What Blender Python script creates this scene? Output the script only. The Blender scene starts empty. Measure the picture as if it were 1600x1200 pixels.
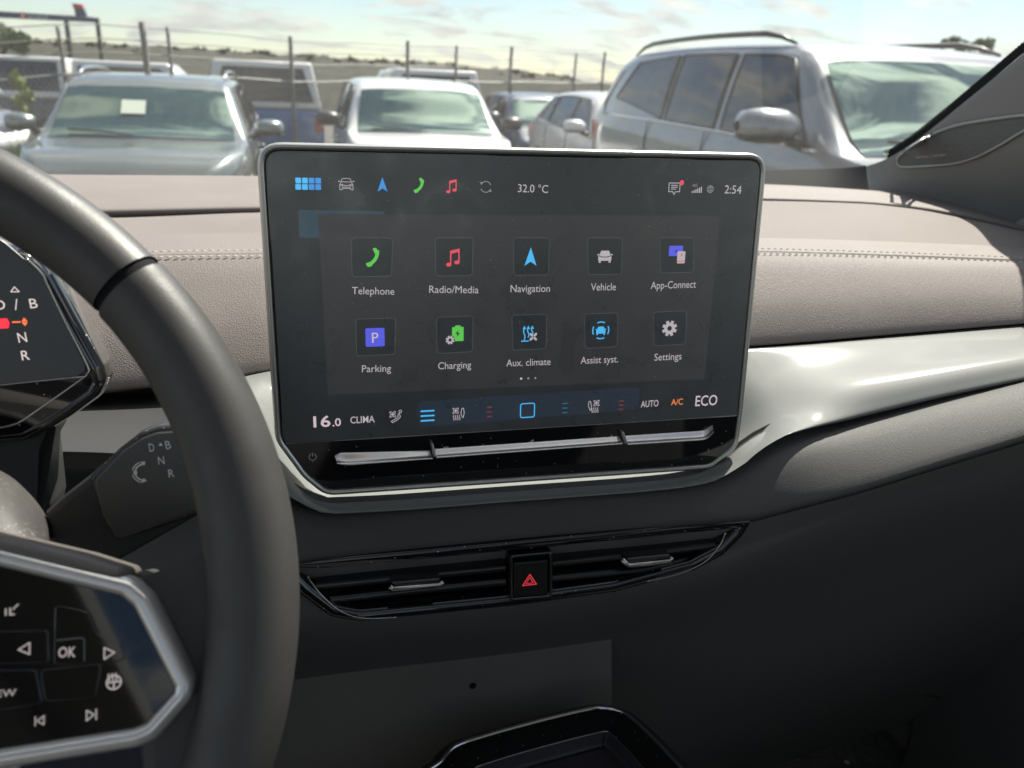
import bpy, bmesh, math, random
from mathutils import Vector as V, Matrix
random.seed(7)
PI = math.pi
S = bpy.context.scene
COL = S.collection
# ------------------------------------------------------------------ camera
FPX = 1290.0                                   # focal length in pixels of a 1600 px wide picture
CAM = V((0, 0, 1.30))
RM = Matrix(((0.96897491, 0.04715101, 0.24261988),
             (-0.24400488, 0.33882069, 0.90865954),
             (0.03936042, 0.93966873, -0.33981383)))   # columns: right, up, forward
cd = bpy.data.cameras.new('camera'); co = bpy.data.objects.new('camera', cd); COL.objects.link(co)
cx, cy, cz = RM.col[0], RM.col[1], RM.col[2]
co.matrix_world = Matrix(((cx[0], cy[0], -cz[0], CAM[0]), (cx[1], cy[1], -cz[1], CAM[1]),
                          (cx[2], cy[2], -cz[2], CAM[2]), (0, 0, 0, 1)))
cd.sensor_width = 36; cd.lens = 36 * FPX / 1600; cd.clip_start = .02; cd.clip_end = 4000
cd.dof.use_dof = True; cd.dof.focus_distance = .50; cd.dof.aperture_fstop = 11.5
S.camera = co
# ------------------------------------------------------------------ light
S.view_settings.view_transform = 'Standard'; S.view_settings.look = 'None'
S.view_settings.gamma = 1; S.view_settings.exposure = 1.15
SUN_EL, SUN_AZ = math.radians(52), math.radians(42)
sdir = V((math.sin(SUN_AZ) * math.cos(SUN_EL), math.cos(SUN_AZ) * math.cos(SUN_EL), math.sin(SUN_EL)))
sl = bpy.data.lights.new('sun', 'SUN'); sl.energy = 4.6; sl.angle = math.radians(.53); sl.color = (1, .93, .84)
so = bpy.data.objects.new('sun', sl); COL.objects.link(so); so.rotation_euler = sdir.to_track_quat('Z', 'Y').to_euler()
W = bpy.data.worlds.new("World"); S.world = W; W.use_nodes = True
nt = W.node_tree; N = nt.nodes; L = nt.links
for n in list(N): N.remove(n)
def nn(t, **k):
    n = N.new(t)
    for a, b in k.items(): setattr(n, a, b)
    return n
wo = nn('ShaderNodeOutputWorld'); bg = nn('ShaderNodeBackground'); bg.inputs[1].default_value = .061
sky = nn('ShaderNodeTexSky', sky_type='NISHITA'); sky.sun_disc = False; sky.sun_elevation = SUN_EL; sky.sun_rotation = SUN_AZ
sky.dust_density = .35; sky.ozone_density = 1.6; sky.air_density = 1.0
tc = nn('ShaderNodeTexCoord'); sx = nn('ShaderNodeSeparateXYZ'); L.new(tc.outputs['Generated'], sx.inputs[0])
def mth(op, a, b=None, c=None):
    n = nn('ShaderNodeMath', operation=op)
    for i, q in enumerate((a, b, c)):
        if q is None: continue
        if isinstance(q, (int, float)): n.inputs[i].default_value = q
        else: L.new(q, n.inputs[i])
    return n.outputs[0]
zz = mth('MAXIMUM', mth('ADD', sx.outputs[2], .35), .1)
cxn = nn('ShaderNodeCombineXYZ'); L.new(mth('DIVIDE', sx.outputs[0], zz), cxn.inputs[0]); L.new(mth('DIVIDE', sx.outputs[1], zz), cxn.inputs[1])
n1 = nn('ShaderNodeTexNoise'); n1.inputs['Scale'].default_value = 3.6; n1.inputs['Detail'].default_value = 9; n1.inputs['Roughness'].default_value = .58; n1.inputs['Distortion'].default_value = .5
mp = nn('ShaderNodeMapping'); mp.inputs['Rotation'].default_value = (0, 0, .5); mp.inputs['Scale'].default_value = (1.0, 1.7, 1); mp.inputs['Location'].default_value = (2.3, .7, 0)
L.new(cxn.outputs[0], mp.inputs[0]); L.new(mp.outputs[0], n1.inputs['Vector'])
cr = nn('ShaderNodeValToRGB'); cr.color_ramp.elements[0].position = .48; cr.color_ramp.elements[1].position = .59; L.new(n1.outputs['Fac'], cr.inputs[0])
n2 = nn('ShaderNodeTexNoise'); n2.inputs['Scale'].default_value = 7; n2.inputs['Detail'].default_value = 6; L.new(mp.outputs[0], n2.inputs['Vector'])
cr2 = nn('ShaderNodeValToRGB'); e = cr2.color_ramp.elements; e[0].position = .3; e[0].color = (4.6, 4.7, 4.8, 1); e[1].position = .7; e[1].color = (7.8, 7.5, 6.8, 1)
L.new(n2.outputs['Fac'], cr2.inputs[0])
mx = nn('ShaderNodeMix', data_type='RGBA'); L.new(mth('MULTIPLY', cr.outputs[0], .9), mx.inputs[0]); L.new(sky.outputs[0], mx.inputs[6]); 
# clouds are brightest round the sun (forward scattering)
dp = nn('ShaderNodeVectorMath', operation='DOT_PRODUCT'); L.new(tc.outputs['Generated'], dp.inputs[0]); dp.inputs[1].default_value = sdir
glow = mth('ADD', mth('MULTIPLY', mth('POWER', mth('MAXIMUM', dp.outputs['Value'], 0.0), 9.0), 6.0), 1.0)
vs_ = nn('ShaderNodeVectorMath', operation='SCALE'); L.new(cr2.outputs[0], vs_.inputs[0]); L.new(glow, vs_.inputs['Scale']); L.new(vs_.outputs[0], mx.inputs[7])
L.new(mx.outputs[2], bg.inputs[0]); L.new(bg.outputs[0], wo.inputs[0])
# ------------------------------------------------------------------ pixel <-> place helpers
def ray(px, py): return RM @ V((px - 800, 600 - py, FPX))
def atY(px, py, Y): d = ray(px, py); return CAM + d * (Y / d.y)
def atX(px, py, X): d = ray(px, py); return CAM + d * (X / d.x)
def atZ(px, py, Z): d = ray(px, py); return CAM + d * ((Z - CAM.z) / d.z)
class Plane:
    def __init__(s, p0, u, v):
        s.p, s.u, s.v = V(p0), V(u).normalized(), V(v).normalized(); s.n = s.u.cross(s.v).normalized()
    def uv(s, px, py):
        d = ray(px, py); t = s.n.dot(s.p - CAM) / s.n.dot(d); q = CAM + d * t - s.p
        return (q.dot(s.u), q.dot(s.v))
    def pt(s, a, b, d=0): return s.p + s.u * a + s.v * b + s.n * d
    def poly(s, pts): return [s.uv(*q) for q in pts]
    def off(s, d): return Plane(s.p + s.n * d, s.u, s.v)
# ------------------------------------------------------------------ object helpers
def tag(o, label=None, cat=None, group=None, kind=None):
    if label: o['label'] = label
    if cat: o['category'] = cat
    if group: o['group'] = group
    if kind: o['kind'] = kind
    return o
def thing(name, label, cat, loc=(0, 0, 0), group=None, rz=0):
    o = bpy.data.objects.new(name, None); o.empty_display_size = .1; COL.objects.link(o); o.location = loc; o.rotation_euler.z = rz
    return tag(o, label, cat, group)
def wloc(o):
    p = V((0, 0, 0))
    while o: p += o.location; o = o.parent
    return p
def mesh(name, vs, fs, m, parent=None, smooth=True, local=False, bevel=0, seg=2, sub=0, solid=0, autos=None):
    me = bpy.data.meshes.new(name)
    b = wloc(parent) if (parent and not local) else V((0, 0, 0))
    me.from_pydata([tuple(V(v) - b) for v in vs], [], fs)
    me.validate()
    bm = bmesh.new(); bm.from_mesh(me); bmesh.ops.remove_doubles(bm, verts=bm.verts, dist=1e-6); bmesh.ops.recalc_face_normals(bm, faces=bm.faces); bm.to_mesh(me); bm.free()
    o = bpy.data.objects.new(name, me); COL.objects.link(o); o.parent = parent
    if m: me.materials.append(m)
    for p in me.polygons: p.use_smooth = smooth and len(p.vertices) <= 6
    if solid:
        q = o.modifiers.new('solid', 'SOLIDIFY'); q.thickness = solid; q.offset = -1
    if bevel:
        q = o.modifiers.new('bevel', 'BEVEL'); q.width = bevel; q.segments = seg; q.limit_method = 'ANGLE'; q.angle_limit = math.radians(35)
    if sub:
        q = o.modifiers.new('sub', 'SUBSURF'); q.levels = sub; q.render_levels = sub
    return o
def rounded(pts, r, n=6):
    """round the corners of a closed uv polygon; r one radius or one per corner"""
    out = []; k = len(pts)
    for i in range(k):
        p = V((*pts[i], 0)); a = V((*pts[i - 1], 0)); b = V((*pts[(i + 1) % k], 0))
        rr = r[i] if isinstance(r, (list, tuple)) else r
        da, db = (a - p), (b - p); la, lb = da.length, db.length
        if rr <= 0 or la < 1e-7 or lb < 1e-7: out.append((p.x, p.y)); continue
        ang = da.angle(db); t = min(rr / max(math.tan(ang / 2), 1e-3), la * .48, lb * .48)
        A = p + da.normalized() * t; B = p + db.normalized() * t
        for j in range(n + 1):
            s = j / n; q = A * (1 - s) ** 2 + p * 2 * s * (1 - s) + B * s * s; out.append((q.x, q.y))
    return out
def offset(loop, d):
    """move a closed loop outwards by d"""
    k = len(loop); ar = sum(loop[i - 1][0] * loop[i][1] - loop[i][0] * loop[i - 1][1] for i in range(k))
    sg = 1 if ar > 0 else -1; out = []
    for i in range(k):
        a, b = loop[i - 1], loop[(i + 1) % k]; tx, ty = b[0] - a[0], b[1] - a[1]; l = math.hypot(tx, ty) or 1
        out.append((loop[i][0] + sg * ty / l * d, loop[i][1] - sg * tx / l * d))
    return out
def loopmesh(name, pl, loop, prof, m, parent=None, cap=True, capb=False, **k):
    """rings of a closed loop at (offset, height) pairs; cap fills the last ring"""
    vs, fs = [], []; n = len(loop)
    for (o, d) in prof:
        vs += [pl.pt(a, b, d) for a, b in (offset(loop, o) if o else loop)]
    for r in range(len(prof) - 1):
        for i in range(n):
            j = (i + 1) % n; fs.append((r * n + i, r * n + j, (r + 1) * n + j, (r + 1) * n + i))
    if cap: fs.append(tuple(range((len(prof) - 1) * n, len(prof) * n)))
    if capb: fs.append(tuple(range(n)))
    o = mesh(name, vs, fs, m, parent, **k)
    return o
def slab(name, pl, loop, top, bot, m, parent=None, b=.001, **k):
    return loopmesh(name, pl, loop, [(0, bot), (0, top - b), (-b * .3, top - b * .3), (-b, top)], m, parent, capb=True, autos=1, **k)
def tube(name, pts, r, m, parent=None, closed=False, n=8, local=False, flat=1.0, up=None, taper=None, **k):
    pts = [V(p) for p in pts]; vs, fs = [], []; K = len(pts); ref = up or V((0.02, .05, 1))
    for i, p in enumerate(pts):
        a = pts[i - 1] if (i or closed) else p; b = pts[(i + 1) % K] if (i < K - 1 or closed) else p
        t = (b - a).normalized(); s = t.cross(ref)
        if s.length < 1e-4: s = t.cross(V((1, 0, 0)))
        s.normalize(); w = s.cross(t).normalized(); rr = r[i] if isinstance(r, (list, tuple)) else r
        for j in range(n):
            an = 2 * PI * j / n; vs.append(p + s * (rr * math.cos(an)) + w * (rr * flat * math.sin(an)))
    for i in range(K if closed else K - 1):
        for j in range(n):
            fs.append((i * n + j, i * n + (j + 1) % n, ((i + 1) % K) * n + (j + 1) % n, ((i + 1) % K) * n + j))
    if not closed: fs += [tuple(range(n)), tuple(range((K - 1) * n, K * n))]
    return mesh(name, vs, fs, m, parent, local=local, **k)
def boxv(x0, x1, y0, y1, z0, z1):
    vs = [(x, y, z) for x in (x0, x1) for y in (y0, y1) for z in (z0, z1)]
    return vs, [(0, 1, 3, 2), (4, 6, 7, 5), (0, 4, 5, 1), (2, 3, 7, 6), (0, 2, 6, 4), (1, 5, 7, 3)]
def box(name, x0, x1, y0, y1, z0, z1, m, parent=None, bevel=.003, **k):
    vs, fs = boxv(x0, x1, y0, y1, z0, z1); return mesh(name, vs, fs, m, parent, bevel=bevel, smooth=bevel > 0, **k)
def interp(knots, x, c=None):
    """smooth (monotone cubic) interpolation of (x, value) knots; value float or Vector"""
    if x <= knots[0][0]: return knots[0][1]
    if x >= knots[-1][0]: return knots[-1][1]
    for i in range(len(knots) - 1):
        if x <= knots[i + 1][0]: break
    x0, y0 = knots[i]; x1, y1 = knots[i + 1]; h = x1 - x0; t = (x - x0) / h
    def sl(j):
        if j <= 0 or j >= len(knots) - 1:
            a, b = (knots[0], knots[1]) if j <= 0 else (knots[-2], knots[-1]); return (b[1] - a[1]) / (b[0] - a[0])
        a, b, c2 = knots[j - 1], knots[j], knots[j + 1]; d0 = (b[1] - a[1]) / (b[0] - a[0]); d1 = (c2[1] - b[1]) / (c2[0] - b[0])
        return 0 if d0 * d1 <= 0 else 2 * d0 * d1 / (d0 + d1)
    m0, m1 = sl(i) * h, sl(i + 1) * h
    return y0 * (2 * t ** 3 - 3 * t * t + 1) + m0 * (t ** 3 - 2 * t * t + t) + y1 * (3 * t * t - 2 * t ** 3) + m1 * (t ** 3 - t * t)
def cat(P, t):
    """Catmull-Rom through points P, t in 0..len-1"""
    i = min(int(t), len(P) - 2); f = t - i; p1, p2 = P[i], P[i + 1]; p0 = P[i - 1] if i else p1 * 2 - p2; p3 = P[i + 2] if i + 2 < len(P) else p2 * 2 - p1
    return .5 * ((2 * p1) + (p2 - p0) * f + (2 * p0 - 5 * p1 + 4 * p2 - p3) * f * f + (3 * p1 - p0 - 3 * p2 + p3) * f ** 3)
def gridmesh(name, rows, m, parent=None, **k):
    n = len(rows[0]); vs = [p for r in rows for p in r]
    fs = [(i * n + j, i * n + j + 1, (i + 1) * n + j + 1, (i + 1) * n + j) for i in range(len(rows) - 1) for j in range(n - 1)]
    return mesh(name, vs, fs, m, parent, **k)
# ------------------------------------------------------------------ materials
MATS = {}
def mat(name, base, rough=.5, metal=0, coat=0, spec=.5, emit=None, es=1, bump=None, var=0, vscale=20, ior=None, flake=0, dust=0, dscale=900, smudge=0, coatr=.03):
    m = bpy.data.materials.new(name); m.use_nodes = True; t = m.node_tree; b = t.nodes['Principled BSDF']
    base = tuple(base) + (1,) if len(base) == 3 else base
    b.inputs['Base Color'].default_value = base; b.inputs['Roughness'].default_value = rough; b.inputs['Metallic'].default_value = metal
    b.inputs['Coat Weight'].default_value = coat; b.inputs['Coat Roughness'].default_value = coatr; b.inputs['Specular IOR Level'].default_value = spec
    if ior: b.inputs['IOR'].default_value = ior
    if emit: b.inputs['Emission Color'].default_value = tuple(emit) + (1,); b.inputs['Emission Strength'].default_value = es
    geo = t.nodes.new('ShaderNodeNewGeometry'); col = None
    if var:
        n = t.nodes.new('ShaderNodeTexNoise'); n.inputs['Scale'].default_value = vscale; n.inputs['Detail'].default_value = 5; t.links.new(geo.outputs['Position'], n.inputs['Vector'])
        r = t.nodes.new('ShaderNodeValToRGB'); r.color_ramp.elements[0].position = .3; r.color_ramp.elements[1].position = .7
        r.color_ramp.elements[0].color = tuple(c * (1 - var) for c in base[:3]) + (1,); r.color_ramp.elements[1].color = tuple(c * (1 + var) for c in base[:3]) + (1,)
        t.links.new(n.outputs['Fac'], r.inputs[0]); col = r.outputs[0]; t.links.new(col, b.inputs['Base Color'])
    if smudge:
        n = t.nodes.new('ShaderNodeTexNoise'); n.inputs['Scale'].default_value = 38; n.inputs['Detail'].default_value = 6; n.inputs['Distortion'].default_value = 1.2; t.links.new(geo.outputs['Position'], n.inputs['Vector'])
        r = t.nodes.new('ShaderNodeMapRange'); r.inputs[1].default_value = .35; r.inputs[2].default_value = .68; r.inputs[3].default_value = rough - smudge; r.inputs[4].default_value = rough + smudge
        t.links.new(n.outputs['Fac'], r.inputs[0]); t.links.new(r.outputs[0], b.inputs['Roughness'])
    if dust:
        vo = t.nodes.new('ShaderNodeTexVoronoi'); vo.inputs['Scale'].default_value = dscale; t.links.new(geo.outputs['Position'], vo.inputs['Vector'])
        n = t.nodes.new('ShaderNodeTexNoise'); n.inputs['Scale'].default_value = 40; t.links.new(geo.outputs['Position'], n.inputs['Vector'])
        lt = t.nodes.new('ShaderNodeMath'); lt.operation = 'LESS_THAN'; t.links.new(vo.outputs['Distance'], lt.inputs[0])
        mu = t.nodes.new('ShaderNodeMath'); mu.operation = 'MULTIPLY'; t.links.new(n.outputs['Fac'], mu.inputs[0]); mu.inputs[1].default_value = dust; t.links.new(mu.outputs[0], lt.inputs[1])
        # only some cells carry a speck
        sp = t.nodes.new('ShaderNodeSeparateColor'); t.links.new(vo.outputs['Color'], sp.inputs[0])
        gt = t.nodes.new('ShaderNodeMath'); gt.operation = 'GREATER_THAN'; gt.inputs[1].default_value = .9; t.links.new(sp.outputs[0], gt.inputs[0])
        m2 = t.nodes.new('ShaderNodeMath'); m2.operation = 'MULTIPLY'; t.links.new(lt.outputs[0], m2.inputs[0]); t.links.new(gt.outputs[0], m2.inputs[1])
        mi = t.nodes.new('ShaderNodeMix'); mi.data_type = 'RGBA'; t.links.new(m2.outputs[0], mi.inputs[0]); mi.inputs[7].default_value = (.45, .43, .4, 1)
        if col: t.links.new(col, mi.inputs[6])
        else: mi.inputs[6].default_value = base
        t.links.new(mi.outputs[2], b.inputs['Base Color'])
    if bump:
        kind, sc, st = bump[:3]; dist = bump[3] if len(bump) > 3 else .0004
        bp = t.nodes.new('ShaderNodeBump'); bp.inputs['Strength'].default_value = st; bp.inputs['Distance'].default_value = dist
        if kind == 'leather':
            n0 = t.nodes.new('ShaderNodeTexNoise'); n0.inputs['Scale'].default_value = sc * .6; n0.inputs['Detail'].default_value = 1; t.links.new(geo.outputs['Position'], n0.inputs['Vector'])
            vm = t.nodes.new('ShaderNodeVectorMath'); vm.operation = 'MULTIPLY_ADD'; t.links.new(n0.outputs['Color'], vm.inputs[0]); vm.inputs[1].default_value = (1.1 / sc,) * 3; t.links.new(geo.outputs['Position'], vm.inputs[2])
            v = t.nodes.new('ShaderNodeTexVoronoi'); v.feature = 'DISTANCE_TO_EDGE'; v.inputs['Scale'].default_value = sc; t.links.new(vm.outputs[0], v.inputs['Vector'])
            mr = t.nodes.new('ShaderNodeMapRange'); mr.inputs[2].default_value = .35; t.links.new(v.outputs['Distance'], mr.inputs[0]); t.links.new(mr.outputs[0], bp.inputs['Height'])
        else:
            n = t.nodes.new('ShaderNodeTexNoise'); n.inputs['Scale'].default_value = sc; n.inputs['Detail'].default_value = 4; t.links.new(geo.outputs['Position'], n.inputs['Vector']); t.links.new(n.outputs['Fac'], bp.inputs['Height'])
        t.links.new(bp.outputs[0], b.inputs['Normal'])
    MATS[name] = m
    return m
def glassmat(name, tint=(.9, .95, .92), refl=1.0, haze=.0):
    """a thin sheet of glass: clear with a Fresnel reflection, some dust on it"""
    m = bpy.data.materials.new(name); m.use_nodes = True; t = m.node_tree
    for n in list(t.nodes): t.nodes.remove(n)
    o = t.nodes.new('ShaderNodeOutputMaterial'); tr = t.nodes.new('ShaderNodeBsdfTransparent'); tr.inputs[0].default_value = (*tint, 1)
    gl = t.nodes.new('ShaderNodeBsdfGlossy'); gl.inputs['Roughness'].default_value = .01
    ge = t.nodes.new('ShaderNodeNewGeometry'); dt = t.nodes.new('ShaderNodeVectorMath'); dt.operation = 'DOT_PRODUCT'
    t.links.new(ge.outputs['Normal'], dt.inputs[0]); t.links.new(ge.outputs['Incoming'], dt.inputs[1])
    def mm(op, x, y=None):
        n = t.nodes.new('ShaderNodeMath'); n.operation = op; n.use_clamp = op == 'SUBTRACT'
        for i, q in enumerate((x, y)):
            if q is None: continue
            if isinstance(q, (int, float)): n.inputs[i].default_value = q
            else: t.links.new(q, n.inputs[i])
        return n.outputs[0]
    f = mm('POWER', mm('SUBTRACT', 1.0, mm('ABSOLUTE', dt.outputs['Value'])), 5.0)
    f = mm('MULTIPLY', mm('ADD', mm('MULTIPLY', f, .92), .07), refl)
    mxs = t.nodes.new('ShaderNodeMixShader')
    t.links.new(f, mxs.inputs[0]); t.links.new(tr.outputs[0], mxs.inputs[1]); t.links.new(gl.outputs[0], mxs.inputs[2])
    out = mxs
    if haze:
        df = t.nodes.new('ShaderNodeBsdfTranslucent'); df.inputs[0].default_value = (.9, .9, .85, 1)
        n = t.nodes.new('ShaderNodeTexNoise'); n.inputs['Scale'].default_value = 9; n.inputs['Detail'].default_value = 8; g = t.nodes.new('ShaderNodeNewGeometry'); t.links.new(g.outputs['Position'], n.inputs['Vector'])
        m3 = t.nodes.new('ShaderNodeMath'); m3.operation = 'MULTIPLY'; m3.inputs[1].default_value = haze * 2; t.links.new(n.outputs['Fac'], m3.inputs[0])
        mx2 = t.nodes.new('ShaderNodeMixShader'); t.links.new(m3.outputs[0], mx2.inputs[0]); t.links.new(mxs.outputs[0], mx2.inputs[1]); t.links.new(df.outputs[0], mx2.inputs[2]); out = mx2
    t.links.new(out.outputs[0], o.inputs[0]); return m
def emis(name, c, s=1, base=(.082, .089, .093)):
    return mat(name, base, .36, emit=tuple(x * .8 for x in c), es=s, spec=1, coat=1, coatr=.28, smudge=.11, dust=.22, dscale=380)
# ------------------------------------------------------------------ flat glyphs
def disc(x, y, r, n=20): return [[(x + r * math.cos(2 * PI * i / n), y + r * math.sin(2 * PI * i / n)) for i in range(n)]]
def arc(x, y, r, w, a0=0, a1=360, n=24):
    out = []
    for i in range(n):
        a, b = (math.radians(a0 + (a1 - a0) * k / n) for k in (i, i + 1))
        out.append([(x + (r - w / 2) * math.cos(a), y + (r - w / 2) * math.sin(a)), (x + (r + w / 2) * math.cos(a), y + (r + w / 2) * math.sin(a)),
                    (x + (r + w / 2) * math.cos(b), y + (r + w / 2) * math.sin(b)), (x + (r - w / 2) * math.cos(b), y + (r - w / 2) * math.sin(b))])
    return out
def ln(pts, w, closed=False):
    out = []; pts = list(pts) + ([pts[0]] if closed else [])
    for (x0, y0), (x1, y1) in zip(pts, pts[1:]):
        l = math.hypot(x1 - x0, y1 - y0) or 1; nx, ny = -(y1 - y0) / l * w / 2, (x1 - x0) / l * w / 2
        ex, ey = (x1 - x0) / l * w * .3, (y1 - y0) / l * w * .3
        out.append([(x0 + nx - ex, y0 + ny - ey), (x0 - nx - ex, y0 - ny - ey), (x1 - nx + ex, y1 - ny + ey), (x1 + nx + ex, y1 + ny + ey)])
    return out
def rct(x0, y0, x1, y1, r=0):
    p = [(x0, y0), (x1, y0), (x1, y1), (x0, y1)]; return [rounded(p, r, 4) if r else p]
def glyph(name, pl, px, py, size_px, polys, m, parent, d=.0002, solid=0):
    """polys in units of one half height; size_px = half height in photo pixels"""
    a, b = pl.uv(px, py); a2, b2 = pl.uv(px, py - size_px); s = math.hypot(a2 - a, b2 - b)
    vs, fs = [], []
    for k, P in enumerate(polys):
        i0 = len(vs); vs += [pl.pt(a + x * s, b + y * s, d + k * 2e-6) for x, y in P]; fs.append(tuple(range(i0, i0 + len(P))))
    return mesh(name, vs, fs, m, parent, smooth=False)
def text(name, pl, s, p0, p1, hpx, m, parent, d=.0002, bold=0):
    """lettering whose baseline runs from pixel p0 to p1 and whose capitals are hpx high"""
    cu = bpy.data.curves.new('tmp', 'FONT'); cu.body = s; cu.offset = bold; cu.resolution_u = 3
    ob = bpy.data.objects.new('tmp', cu); COL.objects.link(ob)
    dg = bpy.context.evaluated_depsgraph_get(); dg.update()
    me = bpy.data.meshes.new_from_object(ob.evaluated_get(dg)); bpy.data.objects.remove(ob); bpy.data.curves.remove(cu)
    vs = [v.co.copy() for v in me.vertices]; fs = [tuple(p.vertices) for p in me.polygons]; bpy.data.meshes.remove(me)
    x0, x1 = min(v.x for v in vs), max(v.x for v in vs)
    A, B = pl.uv(*p0), pl.uv(*p1); T = pl.uv(p0[0], p0[1] - hpx); h = math.hypot(T[0] - A[0], T[1] - A[1]); w = math.hypot(B[0] - A[0], B[1] - A[1])
    ux, uy = (B[0] - A[0]) / w, (B[1] - A[1]) / w; kx = w / max(x1 - x0, 1e-5); ky = h / .70
    vs = [pl.pt(A[0] + ux * (v.x - x0) * kx - uy * v.y * ky, A[1] + uy * (v.x - x0) * kx + ux * v.y * ky, d) for v in vs]
    return mesh(name, vs, fs, m, parent, smooth=False)
# ================================================================== MATERIALS of the cabin
M_pad = mat('dash_leather', (.22, .192, .180), .6, spec=.2, bump=('leather', 640, .33, .0005), var=.06, vscale=12)
M_padfine = mat('dash_smooth', (.212, .185, .173), .65, spec=.12, bump=('noise', 2600, .25, .0003), var=.05, vscale=15)
M_low = mat('lower_dash_plastic', (.088, .086, .083), .6, spec=.25, bump=('leather', 900, .25, .0004))
M_gap = mat('dark_gap', (.012, .013, .014), .75, spec=.08)
M_silver = mat('satin_silver_trim', (.168, .174, .168), .55, spec=.15, coat=.25, coatr=.08, bump=('noise', 3000, .08, .0002))
M_bezel = mat('brushed_metal_bezel', (.58, .57, .53), .32, metal=.8)
M_chrome = mat('chrome', (.75, .74, .72), .12, metal=1)
M_gloss = mat('piano_black', (.006, .006, .007), .06, coat=1, dust=.3, dscale=420)
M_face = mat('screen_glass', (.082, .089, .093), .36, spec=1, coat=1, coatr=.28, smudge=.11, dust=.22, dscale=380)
M_black = mat('matt_black_plastic', (.034, .034, .035), .5, bump=('noise', 1500, .3, .0002))
M_deep = mat('footwell_plastic', (.16, .158, .150), .6, bump=('noise', 500, .4, .0004))
M_wheel = mat('wheel_leather', (.060, .057, .054), .46, bump=('leather', 1100, .14, .0003), spec=.45, smudge=.06)
M_hub = mat('airbag_cover', (.13, .115, .105), .5, bump=('noise', 1500, .3, .0003))
M_pillar = mat('pillar_cloth_grey', (.20, .20, .194), .75, bump=('noise', 1800, .3, .0003))
M_carpet = mat('carpet', (.10, .095, .088), .95, bump=('noise', 900, .9, .002), var=.3, vscale=80)
M_trous = mat('navy_trousers', (.025, .025, .038), .9, bump=('noise', 2200, .7, .0006))
M_head = mat('headliner', (.42, .41, .38), .9)
M_thread = mat('thread', (.50, .47, .43), .7)
M_seat = mat('seat_fabric', (.045, .045, .046), .9, bump=('noise', 600, .5, .001))
M_ws = glassmat('windscreen_glass', (.93, .96, .94), 1.0, .015)
M_side = glassmat('side_glass', (.75, .78, .77), 1.0)
XC = .124
# ================================================================== TOUCHSCREEN
t5 = math.radians(5)
SP = Plane(CAM + ray(800, 470) / FPX * .5, (1, 0, 0), (0, math.sin(t5), math.cos(t5)))
scr = thing('touchscreen', 'large touchscreen with silver frame showing rows of app symbols, standing on the dashboard', 'touchscreen', SP.pt(0, -.1, -.01))
o_px = [(399, 221), (1202, 239), (1163, 648), (1156, 700), (1112, 735), (508, 777), (472, 748), (429, 690)]
loop = rounded(SP.poly(o_px), [.014, .014, .02, .016, .014, .016, .03, .02], 7)
loopmesh('bezel', SP, loop, [(-.003, -.022), (-.0005, -.020), (0, -.004), (-.0006, -.0012), (-.0016, 0), (-.0030, -.0002), (-.0040, -.0018), (-.0045, -.004)], M_bezel, scr, cap=False, capb=True)
gl = offset(loop, -.0042)
loopmesh('glass', SP, gl, [(0, -.004), (0, -.0016), (-.0004, -.0012)], M_gloss, scr)
FP = SP.off(-.0012)
# matt display area above the gloss strip
dl = [q for q in gl]
top_uv = SP.poly([(455, 692), (1153, 650)])
ybot = (top_uv[0][1] + top_uv[1][1]) / 2
inner = offset(loop, -.0050)
disp = [q for q in inner if q[1] > ybot]
# keep ordering, close with bottom line
k0 = next(i for i in range(len(inner)) if inner[i][1] > ybot and inner[i - 1][1] <= ybot)
seq = [inner[(k0 + i) % len(inner)] for i in range(len(inner)) if inner[(k0 + i) % len(inner)][1] > ybot]
xa, xb = seq[0], seq[-1]
seq = [(xa[0], ybot)] + seq + [(xb[0], ybot)]
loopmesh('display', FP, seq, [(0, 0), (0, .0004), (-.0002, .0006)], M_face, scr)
DP = FP.off(.0006)
mesh('split_line', [FP.pt(*q) for q in [(xa[0], ybot - .0006, .0003), (xb[0], ybot - .0006, .0003), (xb[0], ybot, .0007), (xa[0], ybot, .0007)]], [(0, 1, 2, 3)], M_bezel, scr, smooth=False)
E_page = emis('ui_page', (.006, .005, .005)); E_tile = emis('ui_tile', (.0005, .001, .001)); E_line = emis('ui_line', (.025, .026, .027))
E_txt = emis('ui_text', (.25, .225, .235)); E_white = emis('ui_white', (.33, .27, .30)); E_dim = emis('ui_dim', (.13, .13, .14)); E_vdim = emis('ui_very_dim', (.05, .05, .055))
E_blue = emis('ui_blue', (.015, .15, .38)); E_lblue = emis('ui_light_blue', (.03, .26, .50)); E_green = emis('ui_green', (.05, .30, .03)); E_red = emis('ui_red', (.42, .03, .05)); E_dred = emis('ui_dark_red', (.09, .012, .016))
E_or = emis('ui_orange', (.55, .15, .03)); E_vio = emis('ui_violet', (.045, .05, .40)); E_teal = emis('ui_teal_ghost', (.003, .016, .026)); E_dteal = emis('ui_dark_teal', (.01, .06, .09)); E_glow = emis('ui_blue_glow', (.001, .004, .010))
# app page and ghost of the widget behind it
def quad(name, pl, pts, m, parent, d=.0001, r=.001):
    return mesh(name, [pl.pt(a, b, d) for a, b in rounded(pl.poly(pts), r, 4)], [tuple(range(5 * len(pts)))], m, parent, smooth=False)
quad('widget_ghost', DP, [(466, 328), (600, 330), (600, 345), (497, 343), (499, 372), (468, 371)], E_teal, scr, .00003, .0004)
quad('app_page', DP, [(497, 334), (1126, 337), (1101, 592), (512, 617)], E_page, scr, .00006)
quad('climate_glow', DP, [(650, 628), (1000, 604), (996, 640), (655, 668)], E_glow, scr, .00003, .004)
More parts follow.
